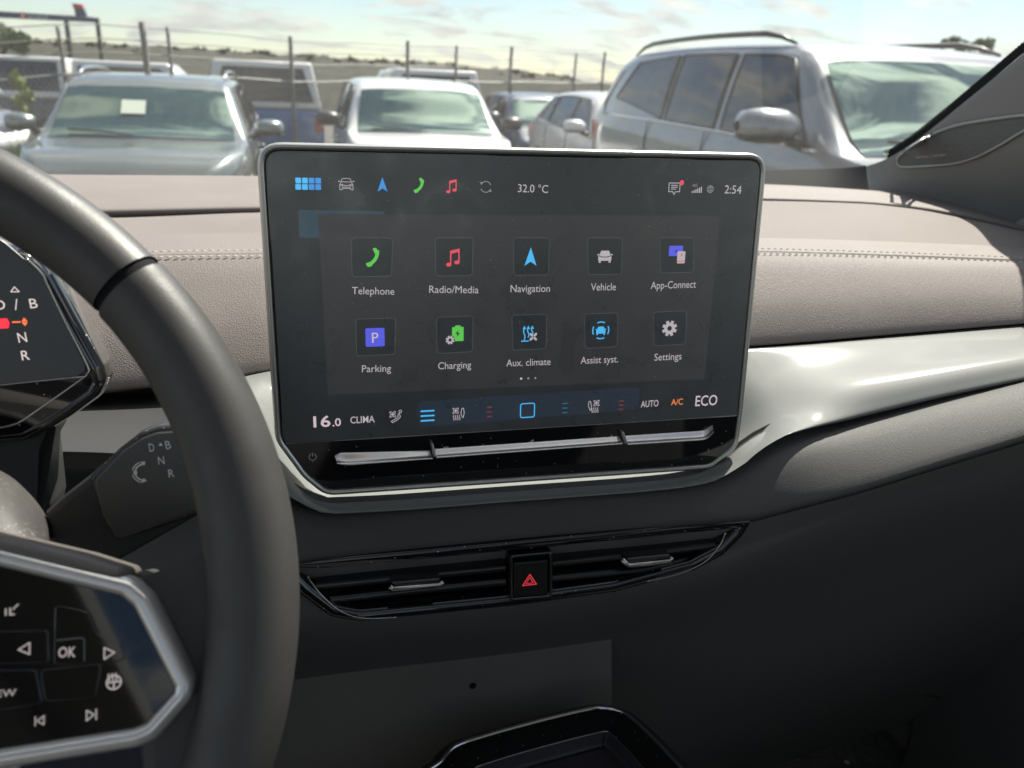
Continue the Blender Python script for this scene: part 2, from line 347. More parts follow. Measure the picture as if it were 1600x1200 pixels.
# glyph shapes, units of a half height
def phone():
    c = []
    for i in range(13):
        a = math.radians(-78 + 76 * i / 12); c.append((-.62 + 1.25 * math.cos(a), .72 + 1.45 * math.sin(a)))
    return ln(c, .36) + [rounded([(.10, .98), (.52, 1.02), (.80, .40), (.42, .28)], .12)] + [rounded([(-.66, -.60), (-.40, -1.0), (.12, -.84), (-.10, -.46)], .12)]
def note():
    return ln([(-.32, -.72), (-.32, .62)], .16) + ln([(.62, -.50), (.62, .90)], .16) + [[(-.40, .42), (-.40, .80), (.70, 1.05), (.70, .70)]] + \
        [[(-.55 + .30 * math.cos(a), -.74 + .22 * math.sin(a)) for a in [PI * k / 8 for k in range(16)]], [(.38 + .30 * math.cos(a), -.50 + .22 * math.sin(a)) for a in [PI * k / 8 for k in range(16)]]]
def arrow(): return [[(0, 1), (.66, -.92), (.05, -.52), (0, .9)], [(0, 1), (0, .9), (-.05, -.52), (-.66, -.92)], [(-.06, -.50), (.06, -.50), (0, .9)]]
def carfill():
    return [rounded([(-.62, .85), (.62, .85), (.92, .12), (-.92, .12)], .2), rounded([(-1.05, .16), (1.05, .16), (1.05, -.66), (-1.05, -.66)], .2), [(-.95, -.5), (-.62, -.5), (-.62, -.95), (-.95, -.95)], [(.62, -.5), (.95, -.5), (.95, -.95), (.62, -.95)], [(-1.25, .30), (-.9, .38), (-.9, .2), (-1.2, .14)], [(1.25, .30), (.9, .38), (.9, .2), (1.2, .14)]]
def carline():
    w = .09
    return ln([(-.95, .1), (-.72, .80), (-.45, .92), (.45, .92), (.72, .80), (.95, .1)], w) + ln([(-.85, .35), (.85, .35)], w) + ln([(-.95, .1), (-1.1, -.1), (-1.1, -.95), (-.72, -.95), (-.72, -.72), (.72, -.72), (.72, -.95), (1.1, -.95), (1.1, -.1), (.95, .1)], w) + \
        ln([(-1.0, -.05), (-.55, -.12), (-.62, -.32), (-1.0, -.26)], w) + ln([(1.0, -.05), (.55, -.12), (.62, -.32), (1.0, -.26)], w) + ln([(-.5, -.18), (0, -.28), (.5, -.18)], w) + ln([(-.7, -.52), (.7, -.52)], w) + ln([(-1.05, .42), (-1.3, .45)], w * 1.6) + ln([(1.05, .42), (1.3, .45)], w * 1.6)
def gear(R=1.0, hole=.36, n=8):
    o = arc(0, 0, (R * .72 + hole) / 2, R * .72 - hole, 0, 360, 28)
    for k in range(n):
        a = 2 * PI * k / n + PI / 8
        q = lambda r, da: (r * math.cos(a + da), r * math.sin(a + da)); o.append([q(R * .66, -.30), q(R, -.20), q(R, .20), q(R * .66, .30)])
    return o
def fan(x=0, y=0, s=1, w=.1):
    o = []
    for k in range(4):
        a = PI / 4 + k * PI / 2; c = (x + s * .52 * math.cos(a), y + s * .52 * math.sin(a))
        P = [(c[0] + s * .42 * math.cos(b) * math.cos(a) - s * .24 * math.sin(b) * math.sin(a), c[1] + s * .42 * math.cos(b) * math.sin(a) + s * .24 * math.sin(b) * math.cos(a)) for b in [2 * PI * i / 12 for i in range(12)]]
        o += [P] if w == 0 else ln(P, w, True)
    return o
def tr(polys, x, y, s=1): return [[(x + s * a, y + s * b) for a, b in P] for P in polys]
def wave(x, y0, y1, amp=.12, n=8): return [(x + amp * math.sin(2 * PI * i / n), y0 + (y1 - y0) * i / n) for i in range(n + 1)]
# top row
top = []
for r in range(2):
    for c in range(4):
        px, py = 466 + c * 10.4, 282 + r * 10 + c * .1
        glyph('menu_dot', DP, px, py, 4.4, rct(-1, -1, 1, 1, .25), E_lblue if c < 2 else E_blue, scr)
quad('drag_bar', DP, [(472, 262.8), (486, 263), (486, 265.2), (472, 265)], E_dim, scr, .0002, 0)
quad('drag_bar', DP, [(812, 274.2), (853, 275.2), (853, 277), (812, 276.2)], E_dim, scr, .0002, 0)
for x0, y0 in ((512, 277), (569, 278)): quad('divider', DP, [(x0, y0), (x0 + 1.3, y0), (x0 + 1.8, y0 + 20), (x0 + .5, y0 + 20)], E_vdim, scr, .0002, 0)
glyph('vehicle_symbol', DP, 541, 287.5, 9.5, carline(), E_txt, scr)
glyph('navigation_symbol', DP, 597.5, 288.5, 12, arrow(), E_blue, scr)
glyph('phone_symbol', DP, 653, 290, 12, phone(), E_green, scr)
glyph('music_symbol', DP, 706, 291.5, 11, note(), E_red, scr)
glyph('refresh_symbol', DP, 759, 292, 10, arc(0, 0, .85, .12, 20, 150) + arc(0, 0, .85, .12, 200, 330) + [[(-.95, .75), (-.45, .75), (-.75, .25)], [(.95, -.75), (.45, -.75), (.75, -.25)]], E_dim, scr)
text('temperature_text', DP, '32.0 °C', (809, 300), (856, 301.5), 12.5, E_txt, scr)
glyph('message_symbol', DP, 1053.5, 294, 10, ln([(-.95, .8), (.95, .8), (.95, -.55), (.25, -.55), (0, -1), (-.25, -.55), (-.95, -.55)], .12, True) + ln([(-.55, .45), (.55, .45)], .12) + ln([(-.55, .15), (.55, .15)], .12) + ln([(-.55, -.15), (.25, -.15)], .12), E_txt, scr)
glyph('notification_dot', DP, 1065, 285.5, 4, disc(0, 0, 1), E_red, scr, .0003)
text('network_text', DP, '4G', (1081.5, 292), (1089.5, 292.2), 5, E_dim, scr)
glyph('signal_bars', DP, 1088.5, 296.5, 5, sum([rct(-1.7 + .62 * k, -.95, -1.35 + .62 * k, -.45 + .28 * k) for k in range(6)], []), E_txt, scr)
glyph('globe_symbol', DP, 1109.5, 295.5, 6, arc(0, 0, .9, .16) + ln([(-.9, .3), (.9, .3)], .13) + ln([(-.9, -.3), (.9, -.3)], .13) + ln([(0, -.9), (0, .9)], .13) + [[(p[0] * .5, p[1]) for p in P] for P in arc(0, 0, .9, .16)], E_dim, scr)
text('clock_text', DP, '2:54', (1131.5, 302), (1157.5, 303), 13, E_txt, scr)
# app tiles
tiles = [((548, 371, 614, 433), 'Telephone', (550, 459.5), (616, 460.5), (580.5, 402.5)), ((679, 371, 740, 432), 'Radio/Media', (670.5, 457.5), (747.5, 458.2), (708.5, 403)),
         ((801, 371, 859, 431), 'Navigation', (797.5, 456.5), (859, 456), (829, 401.5)), ((917, 371, 973, 430), 'Vehicle', (923, 454), (962, 453.3), (945, 400.5)),
         ((1030, 371, 1085, 427), 'App-Connect', (1016.5, 451.5), (1087, 449.3), (1057, 398)), ((555, 497, 619, 556), 'Parking', (565.5, 581.5), (611, 580.5), (586, 527)),
         ((681, 494, 740, 552), 'Charging', (684.5, 577), (736, 575), (710, 525)), ((799, 491, 855, 547), 'Aux. climate', (791, 572.5), (860, 570), (828, 521)),
         ((912, 489, 966, 544), 'Assist syst.', (907, 568.5), (965.5, 566), (938.5, 516)), ((1020, 486, 1073, 540), 'Settings', (1022, 563.5), (1064.5, 561.5), (1046, 513))]
lab = ['tile with green telephone handset', 'tile with red music notes', 'tile with blue arrow', 'tile with pale car front', 'tile with violet screen and phone', 'tile with white letter P on violet square', 'tile with green battery and gear', 'tile with blue heat arrows and fan', 'tile with blue car between arcs', 'tile with pale gear wheel']
for i, ((x0, y0, x1, y1), s, a, b, (gx, gy)) in enumerate(tiles):
    sl_ = (y1 - y0); k = -.04 if i > 4 else 0; sh = 4 if i > 4 else 2
    P = rounded(DP.poly([(x0, y0 + (1 if i > 4 else 0)), (x1, y0 - (1 if i > 4 else 0)), (x1 - 1.5, y1 - (2 if i > 4 else 1)), (x0 + 1.5, y1 + (1 if i > 4 else 0))]), .0025, 5)
    tl = mesh('app_tile', [DP.pt(u, v, .00014) for u, v in P], [tuple(range(len(P)))], E_tile, scr, smooth=False); tag(tl, lab[i])
    n = len(P); vs = [DP.pt(u, v, .0002) for u, v in P] + [DP.pt(u, v, .0002) for u, v in offset(P, -.00045)]
    mesh('tile_border', vs, [(j, (j + 1) % n, n + (j + 1) % n, n + j) for j in range(n)], E_line, tl, smooth=False)
    text('caption', DP, s, a, b, 11.5 if i < 5 else 11, E_txt, tl)
    if i == 0: glyph('symbol', DP, gx, gy, 15, phone(), E_green, tl)
    if i == 1: glyph('symbol', DP, gx, gy, 14, note(), E_red, tl)
    if i == 2: glyph('symbol', DP, gx, gy, 15, arrow(), E_lblue, tl)
    if i == 3:
        glyph('symbol', DP, gx, gy, 10.5, carfill(), E_txt, tl); glyph('symbol_detail', DP, gx, gy, 10.5, ln([(-.9, .05), (-.35, -.1), (.35, -.1), (.9, .05)], .12), E_tile, tl, .0003)
    if i == 4:
        glyph('symbol', DP, gx - 2, gy - 6, 8, rct(-1.35, -1, 1.6, 1, .2), E_vio, tl); glyph('phone_symbol', DP, gx + 7, gy + 4, 9, rct(-.75, -1.05, .75, 1.05, .2), E_txt, tl, .0003)
        glyph('symbol_detail', DP, gx + 7, gy + 4, 9, rct(-.75, -.75, .75, -.6) + [[(-.2, .1), (.25, .35), (.05, .75)]], E_red, tl, .0004); glyph('symbol_detail', DP, gx - 1, gy - 6, 8, [[(-.1, -.5), (.3, .1), (-.1, .2)]], E_tile, tl, .0004)
    if i == 5:
        glyph('symbol', DP, gx, gy, 14.5, rct(-1, -1, 1, 1, .16), E_vio, tl); text('letter', DP, 'P', (gx - 4.5, gy + 8.5), (gx + 5.5, gy + 8), 16, E_white, tl, .0003)
    if i == 6:
        glyph('symbol', DP, gx + 3.5, gy - 4, 12, rct(-.6, -1, .9, .85, .12) + rct(-.2, .8, .5, 1.05), E_green, tl); glyph('symbol_detail', DP, gx + 5, gy - 4, 6, [[(.2, .9), (-.6, -.1), (0, -.1)], [(-.2, -.9), (.6, .1), (0, .1)]], E_tile, tl, .0003)
        glyph('gear_ground', DP, gx - 7, gy + 6, 8, disc(0, 0, .95), E_tile, tl, .00035); glyph('gear_symbol', DP, gx - 7, gy + 6, 7, gear(), E_txt, tl, .0005)
    if i == 7:
        o = []
        for k2 in range(3):
            x = -.62 + k2 * .48; o += ln(wave(x, -.75 + .3 * k2, .65, .09), .13) + [[(x - .22, .55), (x + .22, .55), (x, .95)]]
        glyph('symbol', DP, gx - 1, gy, 13, o + ln([(-.95, -.9), (-.1, -.9)], .14), E_lblue, tl); glyph('fan_symbol', DP, gx + 5, gy + 5, 8.5, fan(0, 0, 1, 0), E_txt, tl, .0004)
    if i == 8:
        glyph('symbol', DP, gx, gy, 14.5, sum([arc(0, 0, .9, .13, q - 28, q + 28) for q in (0, 90, 180, 270)], []) + tr(carfill(), 0, -.02, .5), E_lblue, tl)
        glyph('symbol_detail', DP, gx, gy, 14.5, rct(-.28, .12, .28, .28, .05), E_tile, tl, .0003)
    if i == 9: glyph('symbol', DP, gx, gy, 12.5, gear(1, .30), E_txt, tl)
glyph('page_dot', DP, 814.2, 591.5, 1.8, disc(0, 0, 1), E_white, scr); glyph('page_dot', DP, 825.3, 591, 1.6, disc(0, 0, 1), E_dim, scr); glyph('page_dot', DP, 836.4, 590.5, 1.6, disc(0, 0, 1), E_dim, scr)
# climate row
text('climate_temperature', DP, '16', (490, 667.5), (516.5, 666), 17, E_white, scr, bold=.018)
text('climate_temperature', DP, '.0', (519.5, 666), (533, 665), 12, E_white, scr, bold=.012)
for x0, y0, c in ((541, 648, 0), (642, 642, 1), (993.5, 624, 0), (1078.5, 618, 0)): quad('divider', DP, [(x0, y0), (x0 + 1.3, y0), (x0 + 1.3, y0 + 16), (x0, y0 + 16)], E_vdim, scr, .0002, 0)
text('climate_text', DP, 'CLIMA', (547.5, 661.5), (585.5, 659.5), 10.5, E_txt, scr, bold=.01)
def seat(m=1): return ln([(m * .1, .1), (m * .45, .8), (m * .7, .8), (m * .62, .1), (m * .25, -.45), (m * -.5, -.9)], .12) + arc(m * .72, .95, .17, .1)
glyph('air_to_body_symbol', DP, 619, 651.5, 10, tr(fan(-.52, .45, .62, .09), 0, 0) + ln([(.5, .55), (.62, -.05), (.15, -.45), (-.55, -.85), (-.75, -.62), (-.05, -.25), (.28, 0), (.28, .45)], .1, True) + arc(.62, .85, .2, .1), E_txt, scr)
glyph('fan_level_bars', DP, 668, 649.5, 10, sum([rct(-1.05, y - .12, 1.05, y + .12, .1) for y in (-.75, 0, .75)], []), E_lblue, scr)
glyph('seat_climate_symbol', DP, 716.5, 646.5, 10, fan(-.45, .5, .6, .09) + ln([(.55, -.55), (.35, .1), (.5, .8), (.75, .85), (.85, .1), (.7, -.6)], .1, True) + sum([ln(wave(-.75 + .3 * k, -.95, -.2, .06), .1) for k in range(4)], []), E_txt, scr)
glyph('seat_level_bars', DP, 764.5, 643.5, 9, sum([rct(-.45, y - .12, .45, y + .12) for y in (-.8, 0, .8)], []), E_dred, scr)
glyph('home_button', DP, 824, 641, 12, [p for p in ln(rounded([(-.9, -.9), (.9, -.9), (.9, .9), (-.9, .9)], .3, 5), .13, True)], E_lblue, scr, .0004)
glyph('seat_level_bars', DP, 882.5, 637.5, 9, sum([rct(-.45, y - .1, .45, y + .1) for y in (-.8, 0, .8)], []), E_dteal, scr)
glyph('seat_climate_symbol', DP, 927.5, 635, 10, fan(.42, .5, .6, .09) + ln([(-.55, -.55), (-.85, .1), (-.8, .8), (-.55, .85), (-.35, .1), (-.4, -.6)], .1, True) + sum([ln(wave(-.25 + .3 * k, -.95, -.2, .06), .1) for k in range(4)], []), E_txt, scr)
glyph('seat_level_bars', DP, 970.5, 633, 8, sum([rct(-.45, y - .12, .45, y + .12) for y in (-.8, 0, .8)], []), E_dred, scr)
text('automatic_text', DP, 'AUTO', (1001, 636.5), (1028.5, 634.5), 10, E_txt, scr, bold=.01)
text('air_conditioning_text', DP, 'A/C', (1048.5, 633), (1066.5, 631.8), 9.5, E_or, scr)
quad('active_bar', DP, [(1051, 644.2), (1062, 643.6), (1062, 645.2), (1051, 645.9)], E_or, scr, .0002, 0)
text('drive_mode_text', DP, 'ECO', (1086, 634.5), (1120, 632.5), 16, E_white, scr, bold=.006)
# touch slider below the display
GP = FP.off(0)
def strip_px(name, top, bot, m, h, parent):
    tp = [GP.uv(*q) for q in top]; bt = [GP.uv(*q) for q in bot]; rows = []
    for k, (f, d) in enumerate(((-.05, 0), (.0, h * .15), (.45, h * .75), (.60, h * 1.0), (.78, h * 1.45), (.92, h * 1.5), (1, h * 1.1), (1.02, 0))):
        rows.append([GP.pt(a[0] + (b[0] - a[0]) * f, a[1] + (b[1] - a[1]) * f, d) for a, b in zip(tp, bt)])
    rows = [[cat([r[j] for r in rows], i / 4) for j in range(len(rows[0]))] for i in range((len(rows) - 1) * 4 + 1)]
    rows = [[cat(r, i / 3) for i in range((len(r) - 1) * 3 + 1)] for r in rows]
    return gridmesh(name, rows, m, parent)
def lerp2(a, b, n): return [(a[0] + (b[0] - a[0]) * i / n, a[1] + (b[1] - a[1]) * i / n) for i in range(n + 1)]
M_slide = mat('slider_metal', (.62, .58, .55), .27, metal=.9)
strip_px('slider_bar', [(523, 712), (532, 708)] + lerp2((545, 707.5), (672, 704), 6), [(527, 720), (536, 722)] + lerp2((548, 722.5), (674, 712.5), 6), M_slide, .0042, scr)
strip_px('slider_bar', lerp2((680, 701.5), (968, 681.5), 8), lerp2((680, 712), (968, 690.5), 8), M_slide, .0038, scr)
strip_px('slider_bar', lerp2((975, 681), (1092, 673.5), 6) + [(1100, 672), (1113, 664)], lerp2((975, 691.5), (1086, 684.5), 6) + [(1097, 682), (1108, 672)], M_slide, .0042, scr)
for (ax, ay, bx, by) in ((674, 690, 678, 710), (969.5, 672, 974.5, 690)):
    P = GP.poly([(ax - 2.2, ay), (ax + 1.2, ay - 1), (bx + 2.8, by), (bx - 2.5, by + 1)]); slab('slider_divider', GP, rounded(P, .0005, 3), .0052, 0, M_bezel, scr, b=.0008)
E_rs = emis('slider_red', (.45, .02, .02)); E_bs = mat('slider_blue_mark', (.16, .22, .30), .3)
quad('warm_mark', GP, [(602, 702.2), (660, 699), (660, 702.0), (600, 704.5)], E_rs, scr, .0012, 0)
quad('cool_mark', GP, [(545, 704.6), (592, 702), (592, 705), (545, 707.2)], E_bs, scr, .0012, 0)
M_print = mat('white_print', (.60, .58, .56), .5)
quad('volume_line', GP, [(713, 697), (811, 690.5), (811, 692.4), (713, 698.8)], M_print, scr, .0004, 0); quad('volume_line', GP, [(847, 686), (940, 680.5), (940, 682.2), (847, 687.8)], M_print, scr, .0004, 0)
glyph('volume_mark', GP, 829, 690, 4, ln([(-1.2, -.6), (.9, .7), (.9, -.8)], .3, True), M_print, scr, .0004)
glyph('minus_mark', GP, 697, 698.5, 3, rct(-1.2, -.25, 1.2, .25), M_print, scr, .0004); glyph('plus_mark', GP, 955, 682, 3.4, rct(-1, -.2, 1, .2) + rct(-.2, -1, .2, 1), M_print, scr, .0004)
glyph('power_symbol', GP, 488.5, 713, 6, arc(0, -.1, .85, .22, 115, 425) + rct(-.11, .05, .11, 1.05), M_print, scr, .0004)
# ================================================================== DASHBOARD
def Yf(Y0, c=.25, bump=0, bw=.19):
    def f(X):
        d = X - XC; return Y0 - c * d * d - bump * math.exp(-(d / bw) ** 4)
    return f
def feat(pts, F):
    out = []
    for px, py in pts:
        Y = F(0.1)
        for _ in range(30):
            p = atY(px, py, Y); Y = .5 * Y + .5 * F(max(-.9, min(1.1, p.x)))
        out.append(atY(px, py, Y))
    return out
def resample(P, xs):
    ky = [(p.x, p.y) for p in P]; kz = [(p.x, p.z) for p in P]; return [V((x, interp(ky, x), interp(kz, x))) for x in xs]
def xs_(a, b, n): return [a + (b - a) * i / n for i in range(n + 1)]
XS = xs_(-.62, .92, 110)
dash = thing('dashboard', 'long leather covered dashboard with silver trim running under the touchscreen to the passenger side', 'dashboard', (XC, .6, .9))
r0 = resample(feat([(-250, 272), (-100, 272), (180, 273.5), (400, 275.5), (800, 282), (1200, 290), (1340, 297), (1430, 304), (1500, 315), (1560, 328), (1700, 360)], Yf(1.10, .35)), XS)
r1 = resample(feat([(-250, 328), (180, 325), (400, 321), (800, 314), (1200, 308), (1340, 313), (1430, 321), (1500, 333), (1560, 346), (1700, 382)], Yf(.84, .30)), XS)
r2 = resample(feat([(-250, 352), (180, 340), (400, 332), (800, 322), (1200, 315), (1340, 319), (1430, 328), (1500, 341), (1560, 353), (1700, 390)], Yf(.81, .30)), XS)
r3 = resample(feat([(-250, 382), (195, 368), (405, 363.5), (800, 364), (1200, 371.7), (1533, 383), (1700, 393)], Yf(.70, .28)), XS)
r4 = resample(feat([(-250, 425), (241, 400), (408, 397.6), (800, 393), (1200, 394.3), (1400, 400), (1600, 407.7), (1750, 415)], Yf(.645, .26)), XS)
r5 = resample(feat([(-300, 640), (100, 612), (375, 584), (415, 574), (600, 563), (1000, 546), (1180, 536.5), (1400, 519), (1600, 503), (1800, 488)], Yf(.565, .22)), XS)
r6 = resample(feat([(-300, 650), (100, 622), (375, 592), (417, 583), (600, 573), (1000, 557), (1180, 547), (1400, 529), (1600, 512), (1800, 497)], Yf(.560, .22)), XS)
def up(r, dz, dy=0): return [p + V((0, dy, dz)) for p in r]
def rows_between(R, n, m=None):
    out = []
    for i in range((len(R) - 1) * n + 1): out.append([cat([r[j] for r in R], i / n) for j in range(len(R[0]))])
    return out
mid = [(a + b) / 2 for a, b in zip(r0, r1)]
gridmesh('rear_pad', rows_between([up(r0, -.03, .04), r0, up(mid, .004), up(r1, .0, 0), up(r1, -.012, .004)], 4), M_pad, dash)
gridmesh('defroster_gap', rows_between([up(r1, -.010, .006), up(r2, -.012, -.004)], 1), M_gap, dash)
gridmesh('upper_pad', rows_between([up(r2, -.014, .004), up(r2, -.001, -.001), up(r2, 0, -.006), [(a + b) / 2 + V((0, 0, .002)) for a, b in zip(r2, r3)], r3], 4), M_padfine, dash)
a45 = [a * .72 + b * .28 + V((0, -.002, .006)) for a, b in zip(r4, r5)]; b45 = [a * .35 + b * .65 + V((0, -.006, .004)) for a, b in zip(r4, r5)]
gridmesh('stitched_band', rows_between([r3, [(a + b) / 2 for a, b in zip(r3, r4)], [p * 1 + V((0, .006, .0012)) for p in r4], up(r4, .0004, .002), up(r4, -.0015, .0005)], 3), M_pad, dash)
gridmesh('front_pad', rows_between([up(r4, -.0015, .0002), up(r4, -.0002, -.003), a45, b45, r5, up(r5, -.003, .012)], 6), M_pad, dash)
gridmesh('trim_gap', rows_between([up(r5, -.001, .012), up(r6, -.002, .012)], 1), M_gap, dash)
# the seam's two rows of thread, each stitch a small capsule joined into one part
def stitches(name, base, dy, dz):
    fine = resample(base, xs_(-.60, .85, 260)); vs, fs = [], []
    for i in range(0, len(fine) - 1):
        a = fine[i] + V((0, dy, dz + .0003)); b = a + (fine[i + 1] - fine[i]) * .72 + V((0, .0010, 0)); 
        k = len(vs); t = (b - a).normalized(); s = t.cross(V((0, -.6, .8))).normalized() * .0006; u = V((0, -.5, .86)) * .0007
        vs += [a, a + (b - a) * .25 + s, a + (b - a) * .25 + u, a + (b - a) * .25 - s, a + (b - a) * .75 + s, a + (b - a) * .75 + u, a + (b - a) * .75 - s, b]
        fs += [tuple(k + q for q in f) for f in ((0, 1, 2), (0, 2, 3), (1, 4, 5, 2), (2, 5, 6, 3), (4, 7, 5), (5, 7, 6))]
    tag(mesh(name, vs, fs, M_thread, dash), kind='stuff')
stitches('stitching', r4, .0085, .0012); stitches('stitching', r4, -.0055, -.0002)
# silver trim that widens into a tray under the screen
F7 = Yf(.482, .20, .047, .20)
t7 = [(250, 760), (330, 752), (380, 748), (430, 762), (473, 787), (517, 802), (660, 794), (800, 783), (950, 772), (1060, 762), (1106, 754), (1160, 727), (1193, 700), (1237, 677), (1300, 661), (1360, 647), (1460, 623), (1600, 593), (1800, 548)]
XT = xs_(-.06, .92, 120)
f7 = feat(t7, F7); r7 = resample(f7, XT); r6t = resample(r6, XT)
F7b = Yf(.500, .20, 0, .20)
r65 = resample(feat([(250, 640), (380, 640), (440, 700), (480, 745), (517, 762), (800, 748), (1060, 722), (1110, 706), (1160, 672), (1193, 647), (1237, 631), (1300, 614), (1400, 594), (1600, 556), (1800, 520)], F7b), XT)
q1 = [a * .5 + b * .5 + V((0, .004, 0)) for a, b in zip(r6t, r65)]
gridmesh('silver_trim', rows_between([up(r6t, -.004, .014), up(r6t, -.0008, .003), r6t, q1, r65, [a * .35 + b * .65 + V((0, -.003, 0)) for a, b in zip(r65, r7)], r7, up(r7, -.004, .008), up(r7, -.004, .02)], 4), M_silver, dash)
# lower dash
r7f = resample(feat([(-300, 760), (100, 756)] + t7, F7), XS)
r8 = resample(feat([(-300, 1080), (100, 1000), (300, 935), (440, 885), (465, 877), (800, 846), (1170, 811), (1237, 794), (1337, 768), (1460, 730), (1600, 687), (1800, 622)], Yf(.438, .24)), XS)
m78 = [a * .55 + b * .45 + V((0, -.004 - .006 * 0, .006)) for a, b in zip(up(r7f, 0, .022), r8)]
gridmesh('lower_pad', rows_between([up(r7f, -.002, .024), up(r7f, -.006, .020), m78, up(r8, .004, .0005), up(r8, -.004, .003)], 5), M_low, dash)
r9 = resample(feat([(-300, 1180), (100, 1110), (300, 1040), (465, 985), (800, 955), (1100, 905), (1190, 872), (1337, 815), (1460, 775), (1600, 730), (1800, 660)], Yf(.476, .12)), XS)
r10 = resample(feat([(-300, 1280), (300, 1130), (465, 1075), (800, 1035), (1100, 985), (1337, 905), (1600, 815), (1800, 745)], Yf(.60, .10)), XS)
gridmesh('under_fold', rows_between([up(r8, -.004, .002), up([a * .5 + b * .5 for a, b in zip(r8, r9)], 0, .001), r9, r10, up(r10, -.25, .10), up(r10, -.55, .26)], 4), M_deep, dash)
gv_ = Plane(atY(1300, 1000, .66), (1, .12, 0), (0, -.30, 1)); gv_.n = gv_.u.cross(gv_.v).normalized(); gv_.v = gv_.n.cross(gv_.u).normalized()
lid = rounded(gv_.poly([(1090, 972), (1337, 905), (1600, 822), (1800, 760), (1800, 1150), (1500, 1092), (1250, 1062), (1120, 1025)]), .012, 5)
slab('glovebox_lid', gv_, lid, .0, -.03, M_deep, dash, b=.004); tube('glovebox_gap', [gv_.pt(*q, -.002) for q in offset(lid, .002)], .002, M_gap, dash, closed=True, n=6)
hd = rounded(gv_.poly([(1180, 972), (1300, 940), (1306, 952), (1188, 986)]), .004, 4); slab('glovebox_handle', gv_, hd, .005, -.005, M_black, dash, b=.003)
# left recess behind the driver display
k_ = [i for i, x in enumerate(XS) if x < -.02]
gridmesh('left_recess', rows_between([[up(r6, -.003, .012)[i] for i in k_], [((r6[i] + r7f[i]) / 2 + V((0, .07, 0))) for i in k_], [(r7f[i] + V((0, .0, .02))) for i in k_]], 4), M_black, dash)
# ================================================================== AIR VENT PANEL with hazard switch
VP = Plane(atY(817, 890, .434), (1, 0, 0), (0, .06, 1)); VP.n = VP.u.cross(VP.v).normalized()
vent = thing('air_vent_panel', 'gloss black centre air vents with chrome tabs below the touchscreen trim', 'air vent', VP.pt(0, 0, -.02))
o1 = rounded(VP.poly([(440, 879), (800, 846), (1168, 810.5), (1176, 812), (1160, 838), (1130, 868), (1085, 892), (960, 926), (800, 948), (560, 972), (515, 964), (470, 930), (440, 900)]), [.004, 0, .003, .002, .01, .01, .01, .01, 0, .02, .01, .02, .01], 5)
loopmesh('surround', VP, o1, [(0, -.02), (0, -.001), (-.0012, .0008), (-.0028, .0008), (-.0058, .0004), (-.0078, -.0030), (-.0085, -.012)], M_gloss, vent, cap=False)
mesh('surround_back', [VP.pt(a, b, -.016) for a, b in offset(o1, -.003)], [tuple(range(len(o1)))], M_gap, vent)
M_slat = mat('vent_slat_black', (.009, .009, .010), .3, coat=.8, coatr=.10)
def slatbar(name, pts, w, h, m, parent, tilt=.35):
    """a vane: lens section swept between pixels at depth"""
    P = [VP.uv(*q) for q in pts]; rows = []
    for f, d, vv in ((0, -.014, .35), (0, -.004, .5), (0, 0, .25), (0, .0005, 0), (0, -.001, -.4), (0, -.006, -.5), (0, -.014, -.45)):
        rows.append([VP.pt(a, b + vv * w, d + h) for a, b in P])
    return gridmesh(name, rows, m, parent)
for pts in ([(494, 922), (640, 908), (792, 893)], [(508, 945), (640, 930), (792, 915)], [(530, 962), (640, 951), (792, 938)]): slatbar('vane', pts, .0062, -.003, M_slat, vent)
for pts in ([(866, 886), (1000, 872), (1122, 857)], [(866, 910), (1000, 896), (1094, 879)], [(866, 930), (950, 920), (1040, 903)]): slatbar('vane', pts, .0062, -.003, M_slat, vent)
def vpts(px, d=.001): return [VP.pt(*VP.uv(*q), d) for q in px]
def smoothpx(P, n=6):
    Q = [V((*p, 0)) for p in P]; return [tuple(cat(Q, i / n)[:2]) for i in range((len(Q) - 1) * n + 1)]
M_tab = mat('vent_tab_metal', (.52, .50, .47), .22, metal=1)
tube('chrome_line', vpts(smoothpx([(481, 900), (487, 910), (503, 930), (530, 953), (565, 965), (620, 964)]), .0005), .00055, M_tab, vent, n=8)
tube('chrome_line', vpts(smoothpx([(1133, 832), (1124, 852), (1100, 878), (1060, 896), (1010, 908)]), .0005), .00055, M_tab, vent, n=8)
for P in ([(607, 908), (612, 912), (650, 909), (684, 906), (690, 901)], [(966, 867), (976, 876), (1005, 874), (1040, 869.5), (1044, 863)]):
    tube('vent_tab', vpts(P, .0065), .0011, M_tab, vent, n=10, flat=1.5)
    c = VP.poly([(P[1][0] - 2, P[1][1] - 9), (P[3][0] + 2, P[3][1] - 9), (P[3][0], P[3][1] + 1), (P[1][0], P[1][1] + 1)]); slab('tab_body', VP, rounded(c, .001, 3), .0055, -.004, M_slat, vent, b=.001)
hz = rounded(VP.poly([(796, 866), (862, 860), (862, 932), (796, 938)]), .002, 4)
loopmesh('switch_frame', VP, hz, [(0, -.016), (0, .0015), (-.0008, .0025), (-.0018, .002), (-.0024, -.001)], M_gloss, vent, cap=False)
hb = rounded(VP.poly([(801, 878), (856, 873), (856, 928), (801, 932)]), .0015, 4)
sw = slab('hazard_switch', VP, hb, .0015, -.012, mat('switch_black', (.010, .010, .011), .35), vent, b=.0012)
E_hz = emis('hazard_red', (.36, .012, .02))
glyph('hazard_triangle', VP, 826.5, 904, 9, ln([(0, .95), (1.1, -.85), (-1.1, -.85)], .17, True) + ln([(0, .42), (.58, -.56), (-.58, -.56)], .13, True), E_hz, sw, .0018)
